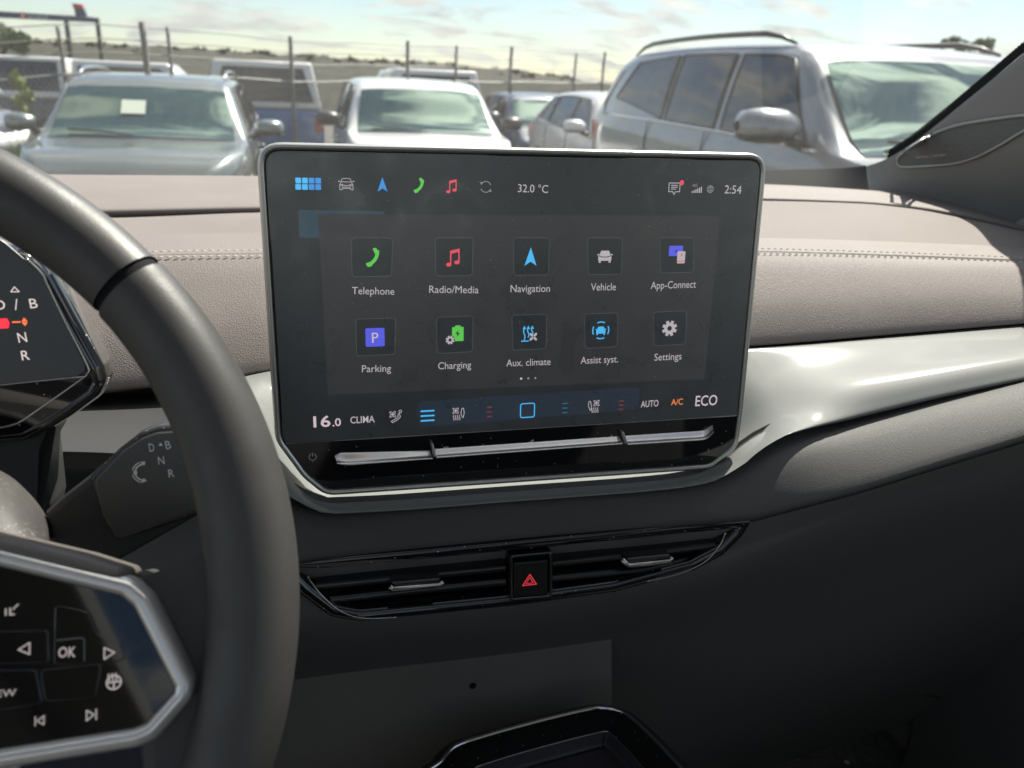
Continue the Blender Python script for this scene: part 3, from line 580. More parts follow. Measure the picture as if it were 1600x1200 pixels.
# ================================================================== CENTRE CONSOLE below
con = thing('centre_console', 'dark centre console front with a chrome rimmed storage tray below the air vents', 'console', (.1, .6, .35))
CP = Plane(atY(800, 1010, .585), (1, 0, 0), (0, .08, 1))
cp = rounded(CP.poly([(300, 985), (957, 925), (957, 1112), (800, 1150), (560, 1320), (300, 1320)]), [.002, .004, .004, .03, .03, .01], 5)
M_con = mat('console_front', (.20, .19, .165), .5, bump=('noise', 700, .35, .0004), var=.06, vscale=10)
slab('front_panel', CP, cp, .0, -.12, M_con, con, b=.002)
hole = thing
glyph('screw_hole', CP, 738.5, 1071, 5, disc(0, 0, 1.0, 14), M_gap, con, .0006)
TP = Plane(atZ(900, 1180, .80), (1, 0, 0), (0, 1, 0))
to = smoothpx([(560, 1420), (650, 1230), (688, 1190), (712, 1165), (760, 1148), (840, 1126), (915, 1108), (945, 1105), (975, 1113), (1010, 1142), (1065, 1200), (1180, 1330)], 5)
tl_ = TP.poly(to)
loopmesh('tray_surround', TP, tl_, [(.012, -.06), (.010, -.006), (.004, -.001), (0, 0), (-.001, -.001)], M_black, con, cap=False)
loopmesh('chrome_rim', TP, tl_, [(.0012, -.001), (.0008, .0012), (-.0008, .0014), (-.0016, -.001)], M_chrome, con, cap=False)
loopmesh('gloss_frame', TP, tl_, [(-.0014, -.0006), (-.003, -.001), (-.0245, -.003), (-.0255, -.004)], M_gloss, con, cap=False)
M_tray = mat('tray_liner', (.055, .050, .058), .55, bump=('noise', 900, .3, .0003))
loopmesh('tray_liner', TP, tl_, [(-.0255, -.003), (-.027, -.012), (-.028, -.016)], M_tray, con, cap=True)
tube('tray_lip', [TP.pt(*q, -.0028) for q in offset(tl_, -.0255)], .0006, M_chrome, con, n=6)
# ================================================================== STEERING WHEEL
wn_b = math.radians(30); WC = CAM + V((-.1967, .2734, -.1750)); RW, RT = .1755, .0145
WPl = Plane(WC, (1, 0, 0), (0, math.sin(wn_b), math.cos(wn_b)))
wheel = thing('steering_wheel', 'leather steering wheel with silver trimmed gloss black button panel, cut by the left edge', 'steering wheel', WC)
seam_uv = WPl.uv(205, 450); a_seam = math.atan2(seam_uv[1], seam_uv[0])
def rim(name, a0, a1, n, m, grow=0, parent=wheel, ends=True, thumb=True):
    rows = []
    for i in range(n + 1):
        a = a0 + (a1 - a0) * i / n; row = []
        tb = math.exp(-((a - .10) / .42) ** 2) if thumb else 0
        for j in range(24):
            b = 2 * PI * j / 24; cb, sb = math.cos(b), math.sin(b)
            rr = (RT + grow) * (1 + .07 * tb); ex = rr * math.copysign(abs(cb) ** .92, cb); ez = rr * 1.10 * math.copysign(abs(sb) ** .92, sb)
            # slightly hollow towards the driver on the inner side
            if cb < 0 and sb > -.3: ex *= 1 + .10 * tb; ez *= 1 - .16 * abs(cb)
            r = RW + ex; row.append(WPl.pt(r * math.cos(a), r * math.sin(a), ez))
        row.append(row[0]); rows.append(row)
    return gridmesh(name, rows, m, parent)
rim('rim', a_seam + .012, 2 * PI - 2.2 + .4, 110, M_wheel, 0, thumb=False)
rim('grip', -1.75, a_seam - .010, 90, M_wheel, .0002)
rim('rim_seam', a_seam - .012, a_seam + .014, 3, M_gap, -.0009, thumb=False)
# spoke
HP = WPl.off(-.006)
sp = smoothpx([(205, 898), (222, 893), (255, 906), (290, 906), (314, 890), (321, 862), (333, 835), (385, 850), (412, 930), (415, 1030), (385, 1200), (345, 1330)], 4) + [(230, 1330), (210, 1140), (200, 1000)]
slab('spoke', HP, HP.poly(sp), .000, -.026, M_wheel, wheel, b=.006, bevel=.003, seg=3)
HB = WPl.off(.002)
slab('airbag_cover', HB, rounded(HB.poly([(-400, 740), (-100, 812), (0, 838), (120, 866), (190, 888), (197, 897), (188, 912), (0, 880), (-400, 860)]), [.01, .01, .01, .01, .003, .002, .002, .01, .01], 4), .004, -.03, M_hub, wheel, b=.003)
TPn = WPl.off(.003)
tl2 = rounded(TPn.poly([(-420, 790), (0, 858), (205, 908), (232, 932), (300, 1066), (296, 1090), (243, 1150), (215, 1162), (0, 1196), (-420, 1240)]), [.01, .01, .008, .008, .006, .006, .008, .008, .01, .01], 6)
M_wtrim = mat('wheel_trim_metal', (.84, .80, .76), .28, metal=.65)
loopmesh('silver_loop', TPn, tl2, [(.0012, -.01), (.0010, .0005), (.0002, .0028), (-.0026, .0040), (-.0040, .0036), (-.0052, .0012), (-.0056, -.002)], M_wtrim, wheel, cap=False)
BP = WPl.off(.0035)
pan = offset(tl2, -.0050)
M_pgloss = mat('button_panel_gloss', (.004, .004, .005), .05, coat=1)
bpn = loopmesh('button_panel', BP, pan, [(0, -.006), (0, -.0006), (-.0006, 0)], M_pgloss, wheel)
for P, h in (([(86, 948), (96, 946), (140, 956), (152, 990), (190, 1002), (196, 1030), (164, 1040), (84, 1038)], .0006), ([(64, 1046), (160, 1036), (152, 1080), (150, 1090), (72, 1096), (66, 1070)], .0008), ([(-60, 1046), (58, 1046), (68, 1098), (-60, 1120)], .0012), ([(-60, 988), (76, 984), (78, 1036), (-60, 1038)], .0008)):
    slab('button', BP, rounded(BP.poly(P), .0015, 4), h, -.002, M_pgloss, bpn, b=.0004)
BT = BP.off(.0010)
M_bw = emis('button_symbol_lit', (.22, .19, .185))
text('ok_text', BT, 'OK', (91, 1027), (118, 1026), 16, M_bw, bpn, .0004, bold=.01)
loopb = rounded(BT.poly([(84, 996), (131, 996), (131, 1034), (84, 1034)]), .002, 4)
glyph('ok_frame', BT, 118, 1018, 16, ln([(-1.7, 1.3), (.6, 1.3), (.85, 1.05), (.85, -1)], .14), mat('button_groove', (.14, .15, .14), .4), bpn, .0004)
glyph('left_arrow', BT, 38, 1014, 9, ln([(.9, 1), (-.9, 0), (.9, -1)], .24, True), M_bw, bpn, .0004)
glyph('right_arrow', BT, 171, 1020, 9, ln([(-.8, 1), (.9, 0), (-.8, -1)], .24, True), M_bw, bpn, .0004)
glyph('heated_wheel_symbol', BT, 178, 1066, 12, arc(0, 0, .9, .2) + ln([(-.85, 0), (-.3, .05), (.3, .05), (.85, 0)], .2) + ln([(0, 0), (0, -.8)], .2) + sum([ln(wave(x, .2, 1.15, .08), .16) for x in (-.6, -.15, .3)], []), M_bw, bpn, .0002)
text('view_text', BT, 'VIEW', (-22, 1090), (27, 1086), 11, M_bw, bpn, .0014)
glyph('previous_symbol', BT, 62, 1126, 7, ln([(.9, 1), (-.5, 0), (.9, -1)], .24, True) + ln([(-.9, 1), (-.9, -1)], .24), M_bw, bpn, .0002)
glyph('next_symbol', BT, 143, 1117, 8, ln([(-.9, 1), (.5, 0), (-.9, -1)], .24, True) + ln([(.9, 1), (.9, -1)], .24), M_bw, bpn, .0002)
quad('track_line', BT, [(76, 1121), (130, 1116), (130, 1120), (76, 1125)], M_bw, bpn, .0002, 0)
glyph('cruise_symbol', BT, 18, 953, 8, ln([(-1, -.9), (-1, .3)], .3) + ln([(-.2, .4), (-.2, -.9), (.5, -.9)], .3) + ln([(.3, .1), (1.2, 1.0)], .25), M_bw, bpn, .0002)
# column shroud behind the wheel
col = thing('steering_column_cover', 'speckled grey steering column cover behind the steering wheel hub', 'column cover', (-.2, .36, 1.05))
cvp = [[(-300, 690, .36), (-100, 700, .36), (0, 735, .36), (45, 770, .365), (72, 806, .37), (78, 830, .375)], [(-300, 760, .32), (-100, 780, .32), (0, 790, .32), (45, 815, .322), (72, 850, .325), (80, 870, .33)], [(-300, 880, .29), (-100, 880, .29), (0, 880, .29), (60, 880, .29), (90, 890, .29), (110, 900, .295)]]
rws = [[atY(a, b, y) for a, b, y in r] for r in cvp]
rows = []
for r in rws: rows.append([cat(r, i / 5) for i in range((len(r) - 1) * 5 + 1)])
M_col = mat('column_plastic', (.062, .057, .053), .5, bump=('noise', 1600, .5, .0004), dust=.6, dscale=1300)
gridmesh('cover', rows_between(rows, 5), M_col, col, solid=.004)
side = [[r[-1] for r in rws], [atY(95, 850, .40), atY(100, 900, .40), atY(130, 930, .40)]]
# ================================================================== DRIVER DISPLAY
DPl = Plane(atY(60, 520, .40), (1, 0, 0), (0, .14, 1))
dd = thing('driver_display', 'small driver display with drive letters D B N R behind the steering wheel', 'display', DPl.pt(0, 0, -.03))
hl = rounded(DPl.poly([(-420, 330), (40, 395), (72, 430), (110, 500), (152, 575), (158, 600), (148, 618), (100, 652), (40, 688), (0, 692), (-420, 720)]), [.01, .02, .01, 0, .006, .006, .008, .01, .01, .01, .01], 4)
loopmesh('housing', DPl, hl, [(-.004, -.05), (.0, -.03), (.002, -.008), (0, -.001), (-.0015, 0), (-.0035, -.0006)], M_gloss, dd, cap=False, capb=True)
loopmesh('housing_front', DPl, offset(hl, -.0034), [(0, -.001), (0, -.0006)], M_gloss, dd)
fl = rounded(DPl.poly([(-420, 320), (0, 372), (66, 428), (72, 440), (134, 570), (134, 580), (120, 588), (0, 601), (-420, 640)]), [.01, .01, .004, .004, .003, .003, .002, .002, .01], 4)
M_dface = mat('cluster_glass', (.050, .054, .062), .38, spec=.9)
loopmesh('screen', DPl, fl, [(0, -.0008), (0, .0004), (-.0004, .0006)], M_dface, dd)
tube('screen_edge', [DPl.pt(*DPl.uv(*q), .0003) for q in smoothpx([(40, 402), (66, 428), (74, 444), (104, 506), (137, 572), (136, 584), (128, 592), (60, 640), (20, 664), (-40, 672)])], .0005, M_tab, dd, n=6)
tube('screen_edge', [DPl.pt(*DPl.uv(*q), .0007) for q in [(134, 588), (60, 595), (0, 601.5), (-60, 608)]], .00035, M_tab, dd, n=6)
E_dw = emis('driver_white', (.42, .36, .35)); E_dr = emis('driver_red', (.75, .0, .02)); E_do = emis('driver_orange', (.75, .12, .02))
glyph('up_triangle', DPl, 24, 452, 5, ln([(0, .8), (1.15, -.7), (-1.15, -.7)], .3, True), E_dw, dd, .0009)
text('drive_letter', DPl, 'D', (-7, 484), (10, 483.5), 15.5, E_dw, dd, .0009)
text('drive_letter', DPl, '/', (24.5, 484), (31, 483.5), 17, E_dw, dd, .0009)
text('drive_letter', DPl, 'B', (48.5, 481.5), (60.5, 480.5), 15, E_dw, dd, .0009)
text('drive_letter', DPl, 'N', (30.5, 535), (44, 533.5), 15.5, E_dw, dd, .0009)
text('drive_letter', DPl, 'R', (35.5, 562.5), (48, 561.5), 15, E_dw, dd, .0009)
glyph('red_warning', DPl, 2, 505, 9, [rounded([(-1.6, -.9), (1.1, -.85), (1.4, 0), (1.1, .85), (-1.6, .85)], .2)], E_dr, dd, .0009)
glyph('orange_mark', DPl, 36, 502.5, 6, [[(-.2, .1), (.5, 1.1), (1.2, .1)], [(-.2, -.1), (.5, -1.1), (1.2, -.1)]] + ln([(-2.3, 0), (-.5, 0)], .35), E_do, dd, .0009)
# neck under the display
NP_ = DPl.off(-.012)
slab('neck', NP_, rounded(NP_.poly([(-300, 640), (100, 640), (68, 700), (78, 790), (60, 880), (-300, 880)]), .002, 3), .0, -.03, M_black, dd, b=.002)
# ================================================================== GEAR SELECTOR STALK
GPn = Plane(atY(190, 770, .362), (1, -.10, 0), (0, .25, 1)); GPn.n = GPn.u.cross(GPn.v).normalized(); GPn.v = GPn.n.cross(GPn.u).normalized()
st = thing('gear_selector_stalk', 'black rotary gear selector stalk marked D B N R behind the steering wheel', 'gear selector', GPn.pt(0, 0, -.02))
sl1 = rounded(GPn.poly([(66, 802), (96, 776), (140, 742), (190, 697), (222, 672), (250, 662), (330, 655), (350, 790), (310, 806), (172, 884), (120, 876), (76, 866)]), [.002, 0, 0, .006, .01, .01, .02, .02, .01, .008, .01, .004], 4)
slab('stalk_body', GPn, sl1, 0, -.042, M_black, st, b=.004, bevel=.002, seg=3)
sl2 = rounded(GPn.poly([(142, 744), (190, 698), (222, 674), (250, 664), (330, 658), (350, 786), (300, 806), (186, 842), (178, 836), (160, 800)]), [.004, .004, .008, .008, .02, .02, .01, .004, .003, .01], 5)
slab('rotary_cap', GPn, sl2, .0035, -.03, mat('cap_black', (.03, .03, .03), .22, dust=.5, dscale=1100), st, b=.002, bevel=.001)
sl3 = rounded(GPn.poly([(152, 748), (195, 703), (226, 682), (250, 673), (330, 668), (345, 782), (300, 797), (193, 836), (186, 834), (166, 800)]), [.004, .004, .008, .008, .02, .02, .01, .004, .003, .01], 5)
loopmesh('face_plate', GPn, sl3, [(.0006, .0035), (.0003, .0033), (-.0003, .0042), (-.0009, .0046)], mat('stalk_face', (.075, .075, .073), .30, bump=('noise', 2500, .2, .0002), dust=.3, dscale=1500), st)
SF = GPn.off(.0047); M_sp = mat('stalk_print', (.85, .85, .80), .5)
for s, a, b, h in (('D', (234, 706), (242, 705), 13), ('B', (260, 702), (268, 700.5), 13), ('N', (248, 726), (257.5, 725), 12.5), ('R', (264, 746), (273, 745), 12.5)): text('position_letter', SF, s, a, b, h, M_sp, st, .0001)
glyph('up_mark', SF, 251, 694, 3.2, [[(-1, -.8), (1, -.8), (0, .9)]], M_sp, st, .0001)
glyph('rotate_symbol', SF, 220, 738, 17, arc(.25, 0, .72, .14, 95, 168) + arc(.25, 0, .95, .10, 110, 168) + arc(.25, 0, .72, .14, 192, 265) + arc(.25, 0, .95, .10, 192, 250) + [[(-.05, .98), (.45, .98), (.35, .60)], [(-.05, -.98), (.50, -.80), (.25, -.52)]] + [rct(-.62, -.16, -.30, .16)[0]], M_sp, st, .0001)
# ================================================================== RIGHT PILLAR with tweeter
pil = thing('windscreen_pillar', 'grey windscreen pillar trim on the right with a speaker grille', 'pillar', (.8, .8, 1.15))
cols = [((1195, 266, 1.16), (1195, 292, 1.08)), ((1290, 263, 1.10), (1290, 298, 1.03)), ((1345, 259, 1.03), (1350, 299, .98)), ((1376, 252, .985), (1385, 300, .955)), ((1420, 228, .93), (1430, 305, .92)), ((1480, 182, .865), (1490, 314, .86)), ((1540, 133, .805), (1560, 330, .79)), ((1600, 83, .75), (1610, 344, .75)), ((1700, 0, .665), (1700, 372, .68)), ((1850, -125, .56), (1850, 330, .56))]
U_ = [atY(*c[0]) for c in cols]; L_ = [atY(*c[1]) for c in cols]; rows = []
for k in range(15):
    f = k / 14; r = []
    for a, b in zip(U_, L_):
        p = a.lerp(b, f); bul = .022 * math.sin(PI * f) * max(0, min(1, ((a - b).length - .06) / .12)); d = (CAM - p).normalized(); r.append(p + d * bul)
    rows.append([cat(r, i / 5) for i in range((len(r) - 1) * 5 + 1)])
back = [p + (p - CAM).normalized() * .15 - V((0, 0, .008)) for p in rows[0]]
nb = 11
skirt = [p + V((.012, .018, -.07)) for p in rows[-1]]
gridmesh('pillar_trim', [r[nb:] for r in [back] + rows + [skirt]], M_pillar, pil); gridmesh('windscreen_foot', [r[:nb + 1] for r in [back] + rows + [skirt]], M_gap, pil)
# black ceramic edge of the glass with its dots
ed = rows[0]; vs, fs = [], []
E1 = [cat(ed, i / 6) + V((.004, .010, .0022)) for i in range(17 * 6, (len(ed) - 1) * 6)]
k = 0
for i in range(0, len(E1) - 1):
    a, b = E1[i], E1[i + 1]; u = V((0, .25, 1)) * (.0052 if i % 2 else .0022) * 1.1
    j = len(vs); w = V((.001, .003, 0)); b2 = a.lerp(b, .95)
    vs += [a - V((0, 0, .006)), b - V((0, 0, .006)), b2 + u, a + u, a - V((0, 0, .006)) + w, b - V((0, 0, .006)) + w, b2 + u + w, a + u + w]
    fs += [tuple(j + q for q in f) for f in ((0, 1, 2, 3), (4, 7, 6, 5), (3, 2, 6, 7), (0, 3, 7, 4), (1, 5, 6, 2))]
tag(mesh('ceramic_edge', vs, fs, M_gap, pil, smooth=False), kind='stuff')
# tweeter: outline in pixels laid on the pillar surface
def onpil(px, py, lift=0):
    d = ray(px, py).normalized(); best = None
    for r in range(1, len(rows) - 1):
        for c in range(len(rows[0]) - 1):
            a, b, c2, d2 = rows[r][c], rows[r][c + 1], rows[r + 1][c + 1], rows[r + 1][c]
            for T in ((a, b, c2), (a, c2, d2)):
                e1, e2 = T[1] - T[0], T[2] - T[0]; h = d.cross(e2); q = e1.dot(h)
                if abs(q) < 1e-12: continue
                s = CAM - T[0]; u = s.dot(h) / q
                if u < -.01 or u > 1.01: continue
                qq = s.cross(e1); v = d.dot(qq) / q
                if v < -.01 or u + v > 1.01: continue
                t = e2.dot(qq) / q
                if t > 0 and (best is None or t < best): best = t
    if best is None: best = .8 / d.y
    return CAM + d * (best - lift)
tw = [(1402, 246), (1412, 238), (1450, 213), (1490, 197), (1540, 187), (1600, 180), (1680, 172), (1760, 190), (1690, 235), (1650, 208), (1600, 210), (1560, 232), (1520, 249), (1480, 257), (1440, 260), (1410, 260), (1403, 257)]
tw = [(1402, 250), (1408, 241), (1430, 226), (1460, 209), (1495, 196), (1545, 187), (1600, 180), (1680, 172), (1740, 168), (1740, 178), (1680, 178), (1640, 188), (1600, 205), (1565, 226), (1530, 244), (1495, 255), (1455, 259), (1415, 261), (1404, 258)]
T2 = [V((x, y, 0)) for x, y in tw + [tw[0]]]
QP = [onpil(*cat(T2, i / 4)[:2], .0022) for i in range(len(tw) * 4)]
tube('grille_ring', QP, .0020, mat('ring_satin', (.34, .35, .34), .3, metal=.7), pil, closed=True, n=8)
cen = sum((Vq for Vq in QP), V((0, 0, 0))) / len(QP)
# grille sheet, draped
n_ = len(tw); gv, gf = [], []
topc = [(1404, 248), (1430, 227), (1460, 210), (1500, 196), (1550, 187), (1600, 181), (1680, 173)]; botc = [(1404, 257), (1430, 260), (1465, 258), (1503, 253), (1555, 232), (1600, 206), (1680, 179)]
gr = []
tc2, bc2 = [V((*q, 0)) for q in topc], [V((*q, 0)) for q in botc]
for k in range(9):
    f = k / 8; gr.append([onpil(*(cat(tc2, i / 4) * (1 - f) + cat(bc2, i / 4) * f)[:2], .0014) for i in range((len(topc) - 1) * 4 + 1)])
M_gr = mat('perforated_grille', (.14, .145, .145), .6, bump=('leather', 520, .8, .0008))
gridmesh('speaker_grille', gr, M_gr, pil)
pc = onpil(1455, 243); nrm = (CAM - pc).normalized(); uu = (onpil(1478, 240) - onpil(1431, 245)).normalized()
LP = Plane(pc + nrm * .004, uu, nrm.cross(uu)); LP.v = LP.v if LP.v.z > 0 else -LP.v; LP.n = LP.u.cross(LP.v).normalized()
text('grille_lettering', LP, 'harman / kardon', (1431, 247.5), (1478, 243.5), 4.2, mat('letter_silver', (.5, .5, .5), .4), pil, .0)
# right end vent of the dash and door trim
RV = Yf(.74, .28)
VX = xs_(.645, .86, 30)
v1 = resample(feat([(1448, 341), (1500, 352), (1560, 366), (1620, 382), (1700, 410)], Yf(.775, .26)), VX); v2 = resample(feat([(1448, 343), (1500, 356), (1560, 372), (1620, 388), (1700, 420)], Yf(.765, .26)), VX)
nv = up(v1, .005); gridmesh('end_vent', [up(v1, -.003), up(v1, .0035, -.002), up([(a + b) / 2 for a, b in zip(v1, v2)], .0042, -.004)], M_low, dash)
gridmesh('end_vent_slot', [up(v1, .0030, -.003), up(v2, .0032, -.001), up(v2, .0012, -.008)], M_gap, dash)
door = thing('passenger_door_panel', 'dark passenger door panel at the far right end of the dashboard', 'door panel', (.84, .2, .9))
dv = [[atY(1590, 345, .76), atY(1640, 318, .74), atY(1720, 300, .70), atY(1900, 300, .60)], [atY(1575, 362, .745), atY(1620, 370, .72), atY(1720, 380, .68), atY(1900, 400, .58)], [atY(1620, 420, .72), atY(1700, 470, .68), atY(1800, 520, .62), atY(1950, 560, .56)]]
gridmesh('door_top', rows_between([[cat(r, i / 4) for i in range(13)] for r in dv], 4), M_pillar, door, solid=.01)
box('door_inner', .845, .89, -1.2, .80, .30, 1.02, M_deep, door, bevel=.01)
# ================================================================== FOOTWELL, CABIN SHELL
fl_ = box('footwell_floor', -.62, .90, -.3, 1.15, .30, .34, M_carpet, None, bevel=.005)
tag(fl_, kind='structure')
cab = thing('car_cabin', 'cabin shell of the car around the camera with roof, seats and rear window opening', 'car cabin', (.12, -.6, .3))
box('firewall', -.62, .90, 1.16, 1.20, .30, 1.10, M_deep, cab, bevel=0)
box('floor', -.66, .90, -2.3, -.3, .26, .32, M_carpet, cab, bevel=0)
box('side_wall', -.70, -.64, -2.3, 1.2, .26, 1.06, M_deep, cab, bevel=.01)
box('side_wall', .89, .93, -2.3, 1.2, .26, 1.06, M_deep, cab, bevel=.01)
box('headliner', -.56, .80, -.12, .28, 1.66, 1.70, M_head, cab, bevel=.01); box('headliner', -.56, .80, -2.2, -1.75, 1.66, 1.70, M_head, cab, bevel=.01)
box('headliner', -.56, -.36, -1.75, -.12, 1.66, 1.70, M_head, cab, bevel=.0); box('headliner', .60, .80, -1.75, -.12, 1.66, 1.70, M_head, cab, bevel=.0)
gridmesh('added_roof_glass', [[V((x, y, 1.69)) for x in (-.40, .12, .64)] for y in (-1.80, -.9, -.08)], M_side, cab)  # unseen roof opening and pane, added to let more daylight into the cabin
box('rear_panel', -.66, .90, -2.34, -2.28, .26, 1.10, M_deep, cab, bevel=.01)
box('middle_pillar', -.68, -.60, -.75, -.62, 1.05, 1.68, M_pillar, cab, bevel=.01); box('middle_pillar', .84, .92, -.75, -.62, 1.05, 1.68, M_pillar, cab, bevel=.01)
box('rear_pillar', -.68, -.54, -2.3, -1.85, 1.05, 1.68, M_pillar, cab, bevel=.01); box('rear_pillar', .78, .92, -2.3, -1.85, 1.05, 1.68, M_pillar, cab, bevel=.01)
box('roof_rail', -.70, -.54, -2.3, .30, 1.60, 1.70, M_head, cab, bevel=.01); box('roof_rail', .78, .92, -2.3, .30, 1.60, 1.70, M_head, cab, bevel=.01)
def seatb(x):
    box('seat_back', x - .25, x + .25, -.62, -.48, .62, 1.22, M_seat, cab, bevel=.05, seg=4); box('headrest', x - .13, x + .13, -.62, -.52, 1.27, 1.47, M_seat, cab, bevel=.04, seg=4)
seatb(.48)
box('seat_cushion', .22, .74, -.52, .02, .45, .62, M_seat, cab, bevel=.05, seg=4); box('seat_cushion', -.50, .02, -.52, .02, .45, .60, M_seat, cab, bevel=.05, seg=4)
box('rear_bench', -.55, .80, -1.75, -1.25, .45, .66, M_seat, cab, bevel=.05, seg=4); box('rear_bench_back', -.55, .80, -1.85, -1.70, .62, 1.20, M_seat, cab, bevel=.05, seg=4)
tube('left_pillar', [(-.66, 1.10, 1.08), (-.62, .85, 1.28), (-.56, .55, 1.48), (-.50, .26, 1.66)], .045, M_pillar, cab, n=10)
tube('right_pillar_core', [U_[i].lerp(L_[i], .35) + V((.05, .045, 0)) for i in (5, 6, 7, 8)] + [U_[9].lerp(L_[9], .3) + V((.05, .02, .02)), V((.80, .26, 1.67))], [.03, .04, .045, .05, .05, .05], M_gap, cab, n=10)
box('sun_leak_filler', .90, .96, .55, 1.25, .30, 1.13, M_deep, cab, bevel=0)  # unseen block added to keep sun from leaking in past the dash end
# windscreen
ws = []
for i in range(17):
    f = i / 16; r = []
    for j in range(25):
        g = j / 24 * 2 - 1; xb = .12 + g * 1.02; yb = 1.60 - .20 * g * g; xt = .12 + g * .86; yt = .30 - .06 * g * g
        r.append(V((xb, yb, 1.11)).lerp(V((xt, yt, 1.675 - .03 * g * g)), f) + V((0, .05, .06)) * math.sin(PI * f) * .6)
    ws.append(r)
gl_ = gridmesh('windscreen', ws, M_ws); tag(gl_, 'large clear windscreen between the dashboard and the parked cars outside', 'windscreen')
# straw bits on the footwell carpet
stw = []
M_straw = mat('straw', (.62, .56, .33), .8)
vs, fs = [], []
for (x0, y0, x1, y1) in ((1129, 1178, 1141, 1168), (1170, 1169, 1200, 1175), (1281, 1163, 1295, 1152), (1184, 1095, 1192, 1097), (1222, 1180, 1232, 1182), (1243, 1178, 1246, 1188), (1060, 1157, 1068, 1159), (1305, 1130, 1314, 1134), (1320, 1190, 1326, 1194), (1260, 1140, 1266, 1141)):
    a, b = atZ(x0, y0, .345), atZ(x1, y1, .345); d = (b - a).normalized() * 1; s = d.cross(V((0, 0, 1))) * .0016; k = len(vs); u = V((0, 0, .002))
    vs += [a - s, a + s, b + s * .6, b - s * .6, a - s + u, a + s + u, b + s * .6 + u * 1.6, b - s * .6 + u * 1.6]; fs += [tuple(k + q for q in f) for f in ((0, 1, 5, 4), (1, 2, 6, 5), (2, 3, 7, 6), (3, 0, 4, 7), (4, 5, 6, 7), (0, 3, 2, 1))]
o = mesh('straw_bits', vs, fs, M_straw, None, smooth=False); tag(o, kind='stuff')
# passenger seat front edge / driver's leg
leg = thing('person', "driver's leg in dark navy trousers under the steering wheel", 'person', (-.3, .1, .62))
tp_ = []; ctr = [V((-.50, .02, .66)), atY(20, 1385, .36), atY(100, 1345, .42), atY(190, 1325, .46), atY(215, 1370, .49), V((-.13, .58, .42))]
rad = [.085, .078, .07, .062, .055, .05]
cc = [cat(ctr, i / 5) for i in range(26)]; rr_ = [interp(list(enumerate(rad)), i / 5) for i in range(26)]
tube('thigh', cc, rr_, M_trous, leg, n=24)
# ================================================================== OUTSIDE
def gz(x, y):
    s = max(0, min(1, (y - 5) / 2.5)); t = max(0, min(1, (2.5 - x) / .8)) if y < 7.6 else 1
    s = s * s * (3 - 2 * s); return -.22 * s * t - max(0, y - 12) * .012
M_ground = mat('gravel_ground', (.11, .105, .095), .95, bump=('noise', 40, .8, .02), var=.35, vscale=3)
M_grass = mat('grass', (.10, .17, .035), .8, var=.4, vscale=12)
xs = [-3000, -600, -120, -40] + [-20 + i * 1.0 for i in range(45)] + [40, 120, 600, 3000]; ys = [-300, -50, -10] + [i * 1.0 for i in range(-4, 45)] + [80, 200, 800, 3000]
g = gridmesh('ground', [[V((x, y, gz(x, min(y, 60)) )) for x in xs] for y in ys], M_ground); tag(g, kind='structure')
random.seed(3)
def blades(name, spots, n, hh, m, lbl=None, parent=None):
    vs, fs = [], []
    for (x0, x1, y0, y1) in spots:
        for _ in range(n):
            x, y = random.uniform(x0, x1), random.uniform(y0, y1); h = hh * random.uniform(.4, 1.2); a = random.uniform(0, PI); w = .012; dx, dy = math.cos(a) * w, math.sin(a) * w; k = len(vs); z = gz(x, y)
            lx, ly = random.uniform(-.1, .1) * h * 2, random.uniform(-.1, .1) * h * 2
            vs += [(x - dx, y - dy, z - .01), (x + dx, y + dy, z - .01), (x + lx, y + ly, z + h)]; fs.append((k, k + 1, k + 2))
    o = mesh(name, vs, fs, m, parent, smooth=False); tag(o, kind='stuff'); return o
blades('grass_patch', [(-2.6, -2.05, 5.5, 13.5)], 9000, .38, M_grass)
blades('grass_patch', [(-6, 8, 12.2, 14.5)], 9000, .25, M_grass)
blades('tall_grass', [(-2.40, -2.16, 8.2, 9.6), (-2.9, -2.3, 11.2, 12.6)], 1800, .85, M_grass)
# ---------------------------------------------------------------- cars
M_tyre = mat('tyre', (.012, .012, .012), .85); M_rim = mat('alloy', (.45, .46, .47), .3, metal=.9); M_wind = mat('car_glass', (.020, .045, .036), .02, ior=2.6, spec=.6)
M_wind.node_tree.nodes['Principled BSDF'].inputs['Specular Tint'].default_value = (.78, 1.0, .86, 1)
M_sideg = mat('car_side_glass', (.012, .012, .013), .03, ior=1.75); M_blk = mat('car_black_trim', (.02, .02, .021), .4); M_lamp = mat('headlamp', (.35, .36, .37), .08, coat=1, metal=.5); M_tail = mat('tail_lamp', (.45, .012, .012), .15, coat=1)
M_plate = mat('plate', (.7, .7, .68), .5)
M_silverp = mat('paint_silver', (.19, .212, .20), .30, metal=.55, coat=1, coatr=.04); M_greyp = mat('paint_grey', (.25, .255, .265), .32, metal=.4, coat=1, coatr=.04)
M_whitep = mat('paint_white', (.66, .65, .63), .35, coat=1, coatr=.03); M_bluep = mat('paint_blue', (.03, .13, .36), .35, coat=1); M_darkb = mat('paint_dark_blue', (.035, .055, .09), .35, coat=1); M_pearl = mat('paint_pearl', (.42, .42, .41), .3, metal=.4, coat=1)
def chain(P, n=2):
    for _ in range(n):
        Q = [P[0]]
        for a, b in zip(P, P[1:]): Q += [a * .78 + b * .22, a * .22 + b * .78]
        P = Q + [P[-1]]
    return P
